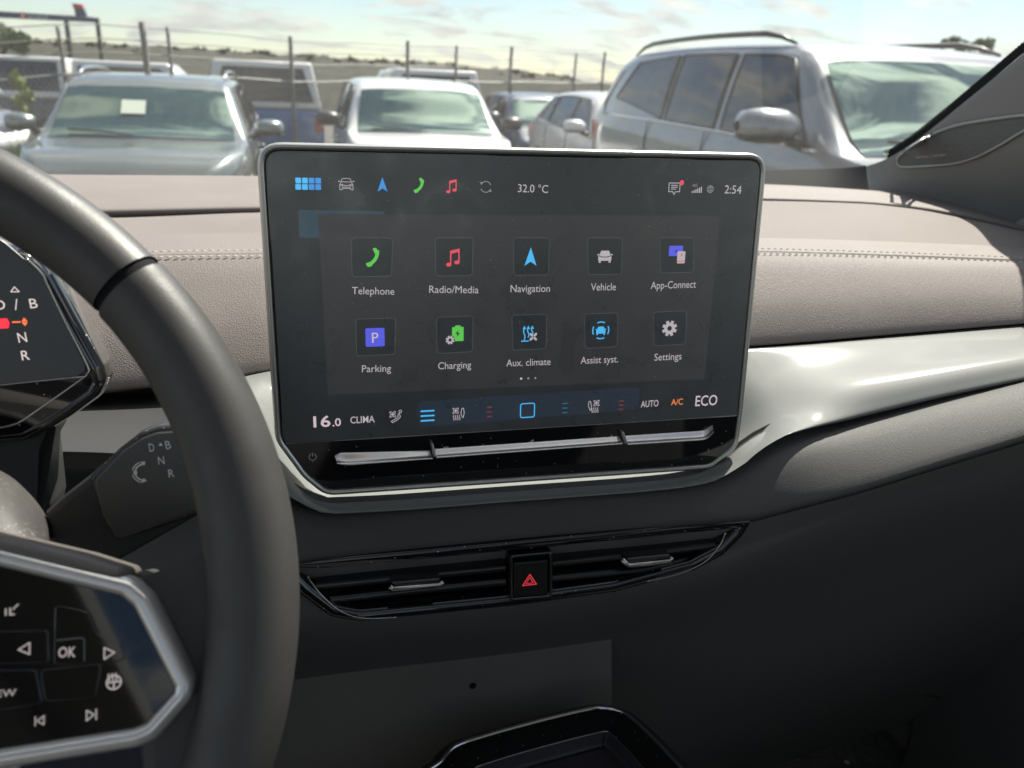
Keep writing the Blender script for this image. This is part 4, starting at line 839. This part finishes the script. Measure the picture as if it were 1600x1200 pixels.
def make_car(name, label, cat_, X, Y, z, paint, L=4.4, Wd=1.84, H=1.58, belt=(.98, 1.08), cowl=.80, rf=.05, rr=-1.55, tail=-2.0, tumble=.20, hoodz=.98, nose=.72, wins=None, rails=None, rz=0, group=None, detail=True, wiper=True, sign=False, handles=(), ms=1.0, mm_=None, rm_=None):
    """built with its nose along +x, then turned to face the camera"""
    c = thing(name, label, cat_, (X, Y, z), group, rz=-PI / 2 + rz)
    h2 = L / 2; tail = max(tail, -h2 + .16)
    zt = [(-h2, .95), (-h2 + .03, 1.0), (tail - .08, belt[1]), (tail + .02, belt[1] + .10), (rr, H - .08), (rr + .35, H - .02), ((rf + rr) / 2, H), (rf - .22, H - .022), (rf, H - .06), (cowl, hoodz), (cowl + .35, hoodz - .035), (h2 - .45, nose + .12), (h2 - .12, nose), (h2, nose - .16)]
    zt.sort(key=lambda q: q[0])
    zb = [(-h2, .88), (-h2 + .15, belt[1] - .03), (tail, belt[1]), (cowl, belt[0]), (cowl + .3, hoodz - .05), (h2 - .45, nose + .05), (h2 - .12, nose - .09), (h2, nose - .24)]
    w = [(-h2, Wd * .40), (-h2 + .25, Wd * .475), (-h2 + .9, Wd * .5), (h2 - .9, Wd * .5), (h2 - .35, Wd * .46), (h2 - .08, Wd * .37), (h2, Wd * .31)]
    def ZT(x): return interp(zt, x)
    def ZB(x): return min(interp(zb, x), ZT(x) - .02)
    def WB(x): return interp(w, x)
    def WT(x):
        k = max(0, min(1, (ZT(x) - ZB(x) - .05) / (H - belt[0] - .08))); return WB(x) * (.90 - (tumble / (Wd / 2) - .10) * k)
    def edge(x): return V((x, WT(x), ZT(x) - .035 * max(.3, min(1, (ZT(x) - ZB(x)) / .3)))) if ZT(x) - ZB(x) > .08 else V((x, WT(x), ZT(x) - .02))
    def sho(x): return V((x, WB(x) * .965, ZB(x)))
    def section(x):
        a = [V((x, 0, .24)), V((x, WB(x) * .8, .24)), V((x, WB(x) * .96, .30)), V((x, WB(x) * 1.0, .60)), V((x, WB(x) * 1.005, ZB(x) - .12)), sho(x)]
        e = edge(x); s = sho(x)
        a += [s.lerp(e, .5) + V((0, .012, 0)), e, V((x, WT(x) * .75, ZT(x) - .012)), V((x, 0, ZT(x)))]
        return chain(a, 2)
    st_ = sorted(set([round(-h2 + L * i / 54, 4) for i in range(55)] + [cowl, rf, rr, tail, round(tail + .02, 3), round(h2 - .03, 3), round(-h2 + .02, 3)]))
    rows = []
    for x in st_:
        s = section(x); rows.append(s + [V((p.x, -p.y, p.z)) for p in reversed(s[:-1])])
    n = len(rows[0]); vs = [p for r in rows for p in r]
    fs = [(i * n + j, i * n + j + 1, (i + 1) * n + j + 1, (i + 1) * n + j) for i in range(len(rows) - 1) for j in range(n - 1)] + [tuple(range(n)), tuple(range((len(rows) - 1) * n, len(rows) * n))]
    mesh('body', vs, fs, paint, c, local=True)
    # windscreen and rear window on the top surface
    def toppatch(nm, x0, x1, m, inset=.93, lift=.012, y0=-1, y1=1):
        R = []
        for i in range(13):
            x = x0 + (x1 - x0) * i / 12; wt = WT(x) * inset; r = []
            for j in range(17):
                u = y0 + (y1 - y0) * j / 16; y = wt * u; zc = ZT(x) - .012 * abs(u) * inset / .75 if abs(u) * inset < .75 else ZT(x) - .012 - (abs(u) * inset - .75) / .25 * .023
                bow = .03 * (1 - u * u)
                r.append(V((x + (.02 if x1 > 0 else -.02) + bow * (1 if x1 > 0 else -1), y, zc + lift)))
            R.append(r)
        return gridmesh(nm, R, m, c, local=True)
    g1 = cowl - rf
    toppatch('windscreen', rf + g1 * .20, cowl - g1 * .03, M_wind)
    if wiper: 
        def tp(x, u): return V((x + .03 + .03 * (1 - u * u), WT(x) * .93 * u, ZT(x) + .022))
        tube('wiper', [tp(cowl - .02, -.1), tp(cowl - .08, -.45), tp(cowl - .10, -.8)], .010, M_blk, c, local=True, n=6)
    toppatch('rear_window', tail + .06, rr + .02, M_sideg, .86)
    # side windows
    def sp_(x, s, side):
        a, b = sho(x), edge(x); p = a.lerp(b, s) + V((0, .012 * math.sin(PI * s) + .006, 0)); return V((p.x, p.y * side, p.z))
    wins = wins or [((cowl - .34, .06), (.02, .06), (.02, .90), (rf - .02, .90)), ((-.05, .06), (-.88, .08), (-.84, .90), (-.05, .90)), ((-.95, .10), (tail + .42, .22), (rr + .15, .86), (-.92, .90))]
    for sd in (1, -1):
        for q in wins:
            R = []
            for i in range(7):
                f = i / 6; r = []
                for j in range(9):
                    e = j / 8; xb = q[0][0] + (q[1][0] - q[0][0]) * e; sb = q[0][1] + (q[1][1] - q[0][1]) * e; xu = q[3][0] + (q[2][0] - q[3][0]) * e; su = q[3][1] + (q[2][1] - q[3][1]) * e
                    r.append(sp_(xb + (xu - xb) * f, sb + (su - sb) * f, sd))
                R.append(r)
            wn = gridmesh('side_window', R, M_sideg, c, local=True)
            bd = R[0] + [r[-1] for r in R[1:]] + list(reversed(R[-1]))[1:] + [r[0] for r in reversed(R[1:-1])]
            tube('window_frame', bd, .009, M_blk, wn, local=True, closed=True, n=5)
        if detail:
            tube('belt_strip', [sp_(x, .02, sd) for x in [cowl - .25 + (tail + .30 - cowl + .25) * i / 14 for i in range(15)]] + [sp_(tail + .26, .3, sd), sp_(rr + .12, .8, sd)], .010, M_chrome, c, local=True, n=6)
            for dx in (.02, -.92):   # door shut lines
                tube('door_gap', [V((dx, sd * (WB(dx) * (1.004 if zz_ < ZB(dx) - .1 else .985) + .001), zz_)) for zz_ in [.4 + (ZB(dx) - .4) * i / 6 for i in range(7)]], .005, M_gap, c, local=True, n=4)
            for dx in (-.10, -.98):
                y = WB(dx) * 1.005 + .012; tube('door_handle', [(dx - .10, sd * (y - .012), belt[0] - .16), (dx - .07, sd * (y + .012), belt[0] - .155), (dx + .07, sd * (y + .012), belt[0] - .155), (dx + .10, sd * (y - .012), belt[0] - .16)], .014, paint, c, local=True, n=8)
            # mirrors: a rounded housing in body colour over a dark underside
            mx_ = cowl - .40; yo = WB(mx_) * .965
            ring = []
            for f, rx, rz_, cx_ in ((0, .02, .04, 0), (.06, .055, .065, .01), (.3, .085, .092, .02), (.65, .088, .095, .01), (.92, .065, .078, -.01), (1, .02, .03, -.02)):
                ring.append([V((mx_ + cx_ + ms * rx * 1.2 * math.cos(b), sd * (yo + .05 + ms * .26 * f), belt[0] + .115 + (.85 if ms > 1 else .9) * ms * rz_ * math.sin(b) * (1 if math.sin(b) > 0 else .75))) for b in [2 * PI * i / 16 for i in range(17)]])
            mh = gridmesh('mirror', ring, mm_ or paint, c, local=True)
            und = [[V((p.x * 1, p.y, min(p.z, belt[0] + .075) - .004)) + V(((p.x - mx_) * .04, 0, 0)) for p in r] for r in ring]
            gridmesh('mirror_base', und, M_blk, mh, local=True)
            tube('mirror_foot', [(mx_ + .02, sd * (yo - .02), belt[0] + .02), (mx_ + .01, sd * (yo + .09), belt[0] + .06)], .03, M_blk, mh, local=True, n=8)
        # wheels
        for wx in (h2 - .88, -h2 + .92):
            wy = sd * (Wd / 2 - .10)
            def wh(nm, r0, y0, y1, m, par): 
                P = [V((wx + r0 * math.cos(a), y0, .34 + r0 * math.sin(a))) for a in [2 * PI * i / 28 for i in range(28)]]; Q = [V((p.x, y1, p.z)) for p in P]
                return mesh(nm, P + Q, [(i, (i + 1) % 28, 28 + (i + 1) % 28, 28 + i) for i in range(28)] + [tuple(range(28)), tuple(range(28, 56))], m, par, local=True, bevel=.015)
            arc_ = wh('wheel_arch', .385, wy - sd * .02, sd * (WB(wx) * 1.0 + .004), M_blk, c); ty = wh('wheel', .345, wy, sd * (WB(wx) + .012), M_tyre, c); wh('rim', .24, wy, sd * (WB(wx) + .018), M_rim, ty)
    if rails:
        x0, x1 = rails
        for sd in (1, -1):
            P = []
            for i in range(15):
                f = i / 14; x = x0 + (x1 - x0) * f; P.append(V((x, sd * (WT(x) * .93), ZT(x) - .02 + .052 * min(1, math.sin(PI * f) * 3.0))))
            tube('roof_rail', P, [.008 + .010 * min(1, math.sin(PI * i / 14) * 3) for i in range(15)], rm_ or M_blk, c, local=True, n=8)
    if detail:
        for sd in (1, -1):
            hx = h2 - .20; R = []
            for i in range(5):
                r = []
                for j in range(9):
                    x = h2 - .52 + .44 * j / 8; zc = ZB(x) - .03 - .09 * i / 4 * (.5 + j / 16); r.append(V((x + .012, sd * (WB(x) * 1.0 + .008), zc)))
                R.append(r)
            gridmesh('headlight', R, M_lamp, c, local=True)
            R = []
            for i in range(5):
                R.append([V((-h2 + .03 + .30 * j / 6 - .02, sd * (WB(-h2 + .03 + .30 * j / 6) * 1.0 + .012), belt[1] - .06 - .17 * i / 4)) for j in range(7)])
            gridmesh('tail_light', R, M_tail, c, local=True)
        box('grille', h2 - .10, h2 + .015, -.5, .5, nose - .30, nose - .20, M_blk, c, local=True); box('number_plate', h2 + .0, h2 + .03, -.26, .26, .40, .51, M_plate, c, local=True)
        for k in (): tube('bonnet_crease', [V((x, k * WB(x) * (.58 + .1 * (cowl - x)), ZT(x) + .002)) for x in [cowl + .12 + (h2 - .3 - cowl - .12) * i / 8 for i in range(9)]], .004, paint, c, local=True, n=6)
    if sign: 
        x = rf + g1 * .42; y = -.10; q = lambda x, y: V((x + .06, y, ZT(x) + .02))
        mesh('windscreen_note', [q(x - .0, y - .10), q(x, y + .10), q(x + .13, y + .10), q(x + .13, y - .10)], [(0, 1, 2, 3)], mat('note_paper', (.55, .6, .5), .7), c, local=True, smooth=False)
    return c
make_car('suv', 'large grey SUV with black roof rails parked close by on the right', 'car', 3.495, 5.14, 0, M_greyp, L=4.9, Wd=1.84, H=1.635, belt=(1.03, 1.10), cowl=1.50, rf=.78, rr=-1.90, tail=-2.35, tumble=.17, hoodz=1.05, nose=.86,
         wins=[((1.20, .05), (.19, .05), (.19, .90), (.76, .90)), ((.09, .05), (-.66, .05), (-.66, .90), (.09, .90)), ((-.74, .06), (-1.72, .30), (-1.45, .84), (-.74, .90))], rails=(.62, -1.75), ms=1.25)
make_car('hatchback', 'silver car facing the camera on the left with a paper note in its windscreen', 'car', -1.27, 9.22, -.22, M_silverp, L=4.35, Wd=1.82, H=1.50, belt=(.93, 1.02), cowl=1.16, rf=.42, rr=-1.5, tail=-1.95, tumble=.22, hoodz=.965, nose=.80, rails=(.22, -1.5), sign=True, rm_=M_chrome)
make_car('compact_suv', 'white car facing the camera with the sun glinting in its windscreen', 'car', 1.42, 10.45, -.22, M_whitep, L=4.3, Wd=1.78, H=1.56, belt=(.98, 1.06), cowl=1.12, rf=.42, rr=-1.5, tail=-1.9, tumble=.20, hoodz=1.0, nose=.74, mm_=M_blk)
make_car('white_hatchback', 'white car showing its side windows between the small dark car and the grey SUV', 'car', 4.30, 10.6, -.22, M_whitep, L=4.3, Wd=1.8, H=1.50, belt=(.97, 1.04), cowl=1.2, rf=.45, rr=-1.35, tail=-1.85, tumble=.24, hoodz=.98, nose=.7)
make_car('small_car', 'small dark grey car behind the white cars near the fence', 'car', 4.35, 15.2, -.26, M_darkb, L=4.0, Wd=1.74, H=1.46, belt=(.93, 1.0), cowl=1.1, rf=.4, rr=-1.3, tail=-1.75, hoodz=.95, nose=.68)
make_car('edge_car', 'grey car of which only a front corner shows at the left edge', 'car', -4.53, 10.74, -.12, M_greyp, L=4.4, Wd=1.82, H=1.5, belt=(.98, 1.04), cowl=1.1, rf=.35, rr=-1.5, tail=-1.9, hoodz=1.0, nose=.80, rz=math.radians(45))
# pickups with hard canopies behind the fence
def pickup(label, X, Y, z, rz, paint, W=1.85, Lk=1.75):
    c = thing('pickup_truck', label, 'pickup truck', (X, Y, z), 'pickup trucks with white canopies behind the fence', rz=rz)
    Lb, Lc = 2.3, 5.2
    P = [(-Lc / 2, .45), (-Lc / 2, 1.08), (Lc / 2 - 1.5, 1.08), (Lc / 2 - 1.3, 1.10), (Lc / 2 - .2, .98), (Lc / 2, .75), (Lc / 2, .40)]
    prof = rounded(P, .08, 3); n = len(prof)
    mesh('body', [(x, -W / 2, zq) for x, zq in prof] + [(x, W / 2, zq) for x, zq in prof], [(i, (i + 1) % n, n + (i + 1) % n, n + i) for i in range(n)] + [tuple(range(n)), tuple(range(n, 2 * n))], paint, c, local=True, bevel=.05, seg=3)
    def hood_(nm, x0, x1, xt0, xt1, z0, z1, wb, wt, m):
        vs = [(x0, -wb, z0), (x1, -wb, z0), (x1, wb, z0), (x0, wb, z0), (xt0, -wt, z1), (xt1, -wt, z1), (xt1, wt, z1), (xt0, wt, z1)]
        return mesh(nm, vs, [(0, 1, 2, 3), (4, 5, 6, 7), (0, 1, 5, 4), (1, 2, 6, 5), (2, 3, 7, 6), (3, 0, 4, 7)], m, c, local=True, bevel=.06, seg=4)
    cn = hood_('canopy', -Lc / 2 + .03, -Lc / 2 + Lk, -Lc / 2 + .18, -Lc / 2 + Lk - .03, 1.09, 1.82, W / 2 - .02, W / 2 - .16, M_whitep)
    hood_('cab', -Lc / 2 + Lk + .05, Lc / 2 - 1.4, -Lc / 2 + Lk + .09, Lc / 2 - 2.1, 1.09, 1.80, W / 2 - .02, W / 2 - .18, M_whitep)
    def pane(nm, a, b, c2, d, par): return mesh(nm, [a, b, c2, d], [(0, 1, 2, 3)], M_sideg, par, local=True, smooth=False, solid=.01)
    x0 = -Lc / 2
    for s in (1, -1):
        yb, yt = (W / 2 - .02) * s, (W / 2 - .16) * s; yy = lambda zq: yb + (yt - yb) * (zq - 1.09) / .73 + .012 * s
        pane('side_pane', (x0 + .18, yy(1.22), 1.22), (x0 + Lk - .13, yy(1.22), 1.22), (x0 + Lk - .15, yy(1.74), 1.74), (x0 + .25, yy(1.74), 1.74), cn)
        pane('cab_pane', (x0 + Lk + .18, yy(1.26), 1.26), (x0 + 3.5, yy(1.26), 1.26), (x0 + 2.95, yy(1.70), 1.70), (x0 + Lk + .2, yy(1.70), 1.70), c)
    pane('rear_pane', (x0 + .045, -.78, 1.20), (x0 + .045, .78, 1.20), (x0 + .15, .62, 1.72), (x0 + .15, -.62, 1.72), cn)
    for sx_ in (-1, 1):
        for s in (1, -1):
            wx = sx_ * 1.6; PP = [V((wx + .38 * math.cos(a), s * (W / 2 - .2), .38 + .38 * math.sin(a))) for a in [2 * PI * i / 20 for i in range(20)]]; QQ = [V((p.x, s * (W / 2 + .01), p.z)) for p in PP]
            mesh('wheel', PP + QQ, [(i, (i + 1) % 20, 20 + (i + 1) % 20, 20 + i) for i in range(20)] + [tuple(range(20)), tuple(range(20, 40))], M_tyre, c, local=True)
    for s in (1, -1): box('tail_light', x0 - .02, x0 + .05, s * (W / 2 - .08) - .07, s * (W / 2 - .08) + .07, .75, 1.02, M_tail, c, local=True, bevel=.01)
    return c
pickup('blue pickup truck with white canopy, seen side on at the far left', -2.75, 18.6, -.36, 0, M_darkb, Lk=1.35)
pickup('bright blue pickup truck seen from behind between the silver car and the white car', -.42, 17.2, -.30, PI / 2, M_bluep)
pickup('pickup truck with a white canopy whose roof shows just above the white car', 2.60, 18.5, -.30, PI / 2, M_bluep)
# ---------------------------------------------------------------- fence
fe = thing('wire_fence', 'tall wire mesh fence with concrete posts behind the parked cars', 'fence', (1, 14, -.3))
A, B = atY(232, 110, 12.4), atY(940, 140, 17.5); 
def fpt(px):
    # the fence line in plan
    d = ray(px, 130); a = V((A.x, A.y)); b = V((B.x, B.y)); e = b - a
    den = d.x * e.y - d.y * e.x; t = (a.x * e.y - a.y * e.x) / den; return V((d.x * t, d.y * t))
M_post = mat('post_concrete', (.17, .165, .15), .9, var=.2, vscale=20); M_wire = mat('wire', (.22, .22, .21), .5, metal=.6)
posts = [(-160, 40, .045), (103, 42, .028), (232, 35, .052), (270, 43, .030), (457, 57, .040), (637, 64, .042), (712, 71, .034), (797, 73, .044), (897, 83, .034), (941, 81, .040), (1100, 96, .045)]
tops = []
for px, ty, r in posts:
    p = fpt(px); zt_ = atY(px, ty, p.y).z; zg = gz(p.x, p.y)
    tops.append((p, zt_)); 
    P = [V((p.x, p.y, zg - .1)), V((p.x, p.y, (zg + zt_) / 2)), V((p.x, p.y, zt_ - .25)), V((p.x - .0, p.y - .05, zt_))]
    tube('post', P, r * .78, M_post, fe, n=4, up=V((1, .3, 0)))
a2, b2 = fpt(-260), fpt(1250)
mt = [t for i, t in enumerate(tops) if posts[i][2] > .038]
def ztop(f): 
    x = a2.x + (b2.x - a2.x) * f; kn = sorted([(p.x, z) for p, z in mt]); return interp(kn, x)
for k, dz in enumerate((-.06, -.22, -.38, -.62)):
    pts = []
    for i in range(41):
        f = i / 40; pts.append(V((a2.x + (b2.x - a2.x) * f, a2.y + (b2.y - a2.y) * f - .03, ztop(f) + dz + .01 * math.sin(i * 1.7))))
    tube('strand_wire', pts, .007 if k < 3 else .012, M_wire, fe, n=4)
vs, fs = [], []
Lf = (b2 - a2).length; nd = int(Lf / .07)
for i in range(-int(1.6 / .07), nd):
    for s in (1, -1):
        h = 1.55; f0 = i * .07 / Lf if s > 0 else (i * .07 + h) / Lf; f1 = f0 + s * h / Lf
        def q(f, zq): return V((a2.x + (b2.x - a2.x) * f, a2.y + (b2.y - a2.y) * f, zq))
        z0 = ztop(max(0, min(1, (f0 + f1) / 2))) - .62; p, r = q(f0, z0 - h), q(f1, z0); k = len(vs); o_ = V((.0036, -.002, 0)); o2 = V((0, .003, .003)); 
        vs += [p - o_, p + o_, p + o2, r - o_, r + o_, r + o2]; fs += [(k, k + 1, k + 4, k + 3), (k + 1, k + 2, k + 5, k + 4), (k + 2, k, k + 3, k + 5)]
tag(mesh('wire_mesh', vs, fs, M_wire, fe, smooth=False), kind='stuff')
# ---------------------------------------------------------------- hill, sign gantry, trees
random.seed(11)
ridge = [(-500, 76), (-200, 72), (0, 74), (55, 64), (100, 66), (140, 68), (200, 72), (300, 77), (400, 82), (500, 90), (600, 95), (700, 101), (800, 112), (900, 124), (960, 132), (1100, 146), (1300, 160), (1700, 176)]
from mathutils import noise as NZ
hr = []
for k in range(15):
    f = k / 14; r = []
    for i in range(221):
        px = -500 + i * 10; py = interp(ridge, px); d = ray(px, py); Yh = 46 + 30 * f; 
        tz = (CAM + d * (76 / d.y)); x = d.x / d.y * Yh; ztop_ = tz.z; zg = -.7
        z = zg + (ztop_ - zg) * (math.sin(f * PI / 2)) + NZ.noise(V((x * .35, Yh * .35, 0))) * .35 * f + NZ.noise(V((x * 1.6, Yh * 1.2, 3))) * .14 * f
        r.append(V((x, Yh, z)))
    hr.append(r)
hr.append([p + V((0, 25, -2)) for p in hr[-1]])
M_hill = mat('hill_soil', (.028, .027, .015), .95, bump=('noise', 6, .8, .15), var=.6, vscale=1.3)
hill = gridmesh('hillside', hr, M_hill); tag(hill, kind='structure')
M_leaf = mat('scrub_leaf', (.055, .068, .028), .8, var=.4, vscale=2)
def crown(name, blobs, n, sz, m, parent=None):
    vs, fs = [], []
    for (c, r, fl2) in blobs:
        for _ in range(n):
            d = V((random.gauss(0, 1), random.gauss(0, 1), random.gauss(0, 1))).normalized() * (random.random() ** .45); p = c + V((d.x * r, d.y * r, d.z * r * fl2)); s = sz * random.uniform(.5, 1.3)
            a = V((random.gauss(0, 1), random.gauss(0, 1), random.gauss(0, 1))).normalized() * s; b = a.cross(V((random.gauss(0, 1), random.gauss(0, 1), random.gauss(0, 1)))).normalized() * s * .5; k = len(vs)
            vs += [p - a, p + b, p + a, p - b]; fs.append((k, k + 1, k + 2, k + 3))
    return mesh(name, vs, fs, m, parent, smooth=False)
# scrub on the ridge
bl = []
for _ in range(460):
    px = random.uniform(-100, 900); py = interp(ridge, px); d = ray(px, py + random.uniform(-1, 34)); p = CAM + d * (random.uniform(66, 73) / d.y); bl.append((p, random.uniform(.15, .55), .6))
tag(crown('ridge_scrub', bl, 45, .16, M_leaf), kind='stuff')
def tree(name, label, base, cr_, m, trunk, sz=.14, n=420):
    t = thing(name, label, 'tree', base); M_bark = MATS.get('bark') or mat('bark', (.07, .055, .04), .9)
    tp2 = sum((c for c, r, f in cr_), V((0, 0, 0))) / len(cr_)
    tube('trunk', [V(base), V(base).lerp(tp2, .5) + V((.1, 0, 0)), tp2], [trunk, trunk * .7, trunk * .3], M_bark, t, n=7)
    for c, r, f in cr_: tube('limb', [V(base).lerp(tp2, .6), c.lerp(tp2, .3), c], [trunk * .4, trunk * .25, trunk * .1], M_bark, t, n=5)
    crown('crown', cr_, n, sz, m, t)
def cl(px, py, r, Y, f=.8): return (atY(px, py, Y), r * Y / 1290 * 1.3, f)
M_tl = mat('tree_leaf', (.055, .085, .025), .75, var=.4, vscale=1.5)
tb = atY(1515, 140, 40); tb.z = -.5
tree('broad_tree', 'small leafy tree beyond the roof of the grey SUV at the right', tb, [cl(1478, 69, 9, 40), cl(1492, 63, 8, 40), cl(1505, 71, 9, 40), cl(1520, 73, 8, 40), cl(1534, 67, 9, 40), cl(1546, 67, 8, 40), cl(1540, 79, 9, 40), cl(1500, 81, 10, 40)], M_tl, .12, sz=.11, n=110)
tb = atY(-4, 90, 62); tb.z = 1.5
tree('hill_tree', 'green tree on the hill at the upper left corner', tb, [cl(-12, 52, 16, 62), cl(2, 56, 15, 62), cl(14, 62, 11, 62), cl(33, 62, 9, 62), cl(30, 68, 10, 62)], mat('hill_leaf', (.12, .17, .05), .75, var=.35, vscale=1), .2, sz=.2, n=500)
gn = thing('sign_gantry', 'dark blue gantry sign with a red emblem standing on thin legs at the upper left', 'sign', atY(100, 90, 30))
GQ = Plane(atY(100, 28, 30), (1, 0, 0), (0, 0, 1))
M_nav = mat('sign_blue', (.035, .05, .12), .5); M_red = mat('sign_red', (.45, .03, .02), .5); M_wh = mat('sign_white', (.75, .75, .75), .5)
slab('beam', GQ, GQ.poly([(-200, 3), (0, 17.5), (146, 26.5), (149, 34.5), (0, 27), (-200, 13)]), 0, -.35, M_nav, gn, b=.01)
slab('lamp_head', GQ, GQ.poly([(113.5, 6), (127, 8), (131, 16), (134, 26), (117, 24), (115.5, 14)]), -.02, -.30, M_nav, gn, b=.01); slab('red_cap', GQ, GQ.poly([(112.5, 5), (127.5, 6.5), (129, 13.5), (114, 12)]), .0, -.32, M_red, gn, b=.01)
glyph('red_emblem', GQ, 36, 24.5, 5, rct(-1, -1, 1, 1, .2), M_red, gn, .01); glyph('emblem_mark', GQ, 36, 24.5, 2.5, disc(0, 0, 1), M_wh, gn, .02)
text('sign_lettering', GQ, 'berenkopf', (44, 27.5), (76, 29.5), 5, M_wh, gn, .01)
for px, py in ((103, 33), (151, 28), (-150, 20)):
    p = atY(px, py, 30); box('leg', p.x - .05, p.x + .05, 29.9 + .05, 30.15, -.6, p.z, M_blk, gn, bevel=0)
p = atY(148, 30, 30); q_ = atY(155, 67, 30)
# weeds by the left car
random.seed(5)
wd = thing('weed', 'tall yellow green weed growing between the two grey cars at the left', 'plant', atY(40, 230, 9.5))
pts = [atY(42, 215, 9.8), atY(37, 180, 9.8), atY(33, 155, 9.8), atY(30, 130, 9.8)]
tube('stem', [V((pts[0].x, pts[0].y, -.2))] + pts, .006, M_grass, wd, n=5)
crown('leaves', [(p, .07, 1.4) for p in pts] + [(atY(24, 118, 9.8), .05, 1.3), (atY(44, 148, 9.8), .05, 1.3)], 26, .05, mat('weed_leaf', (.22, .26, .06), .8), wd)
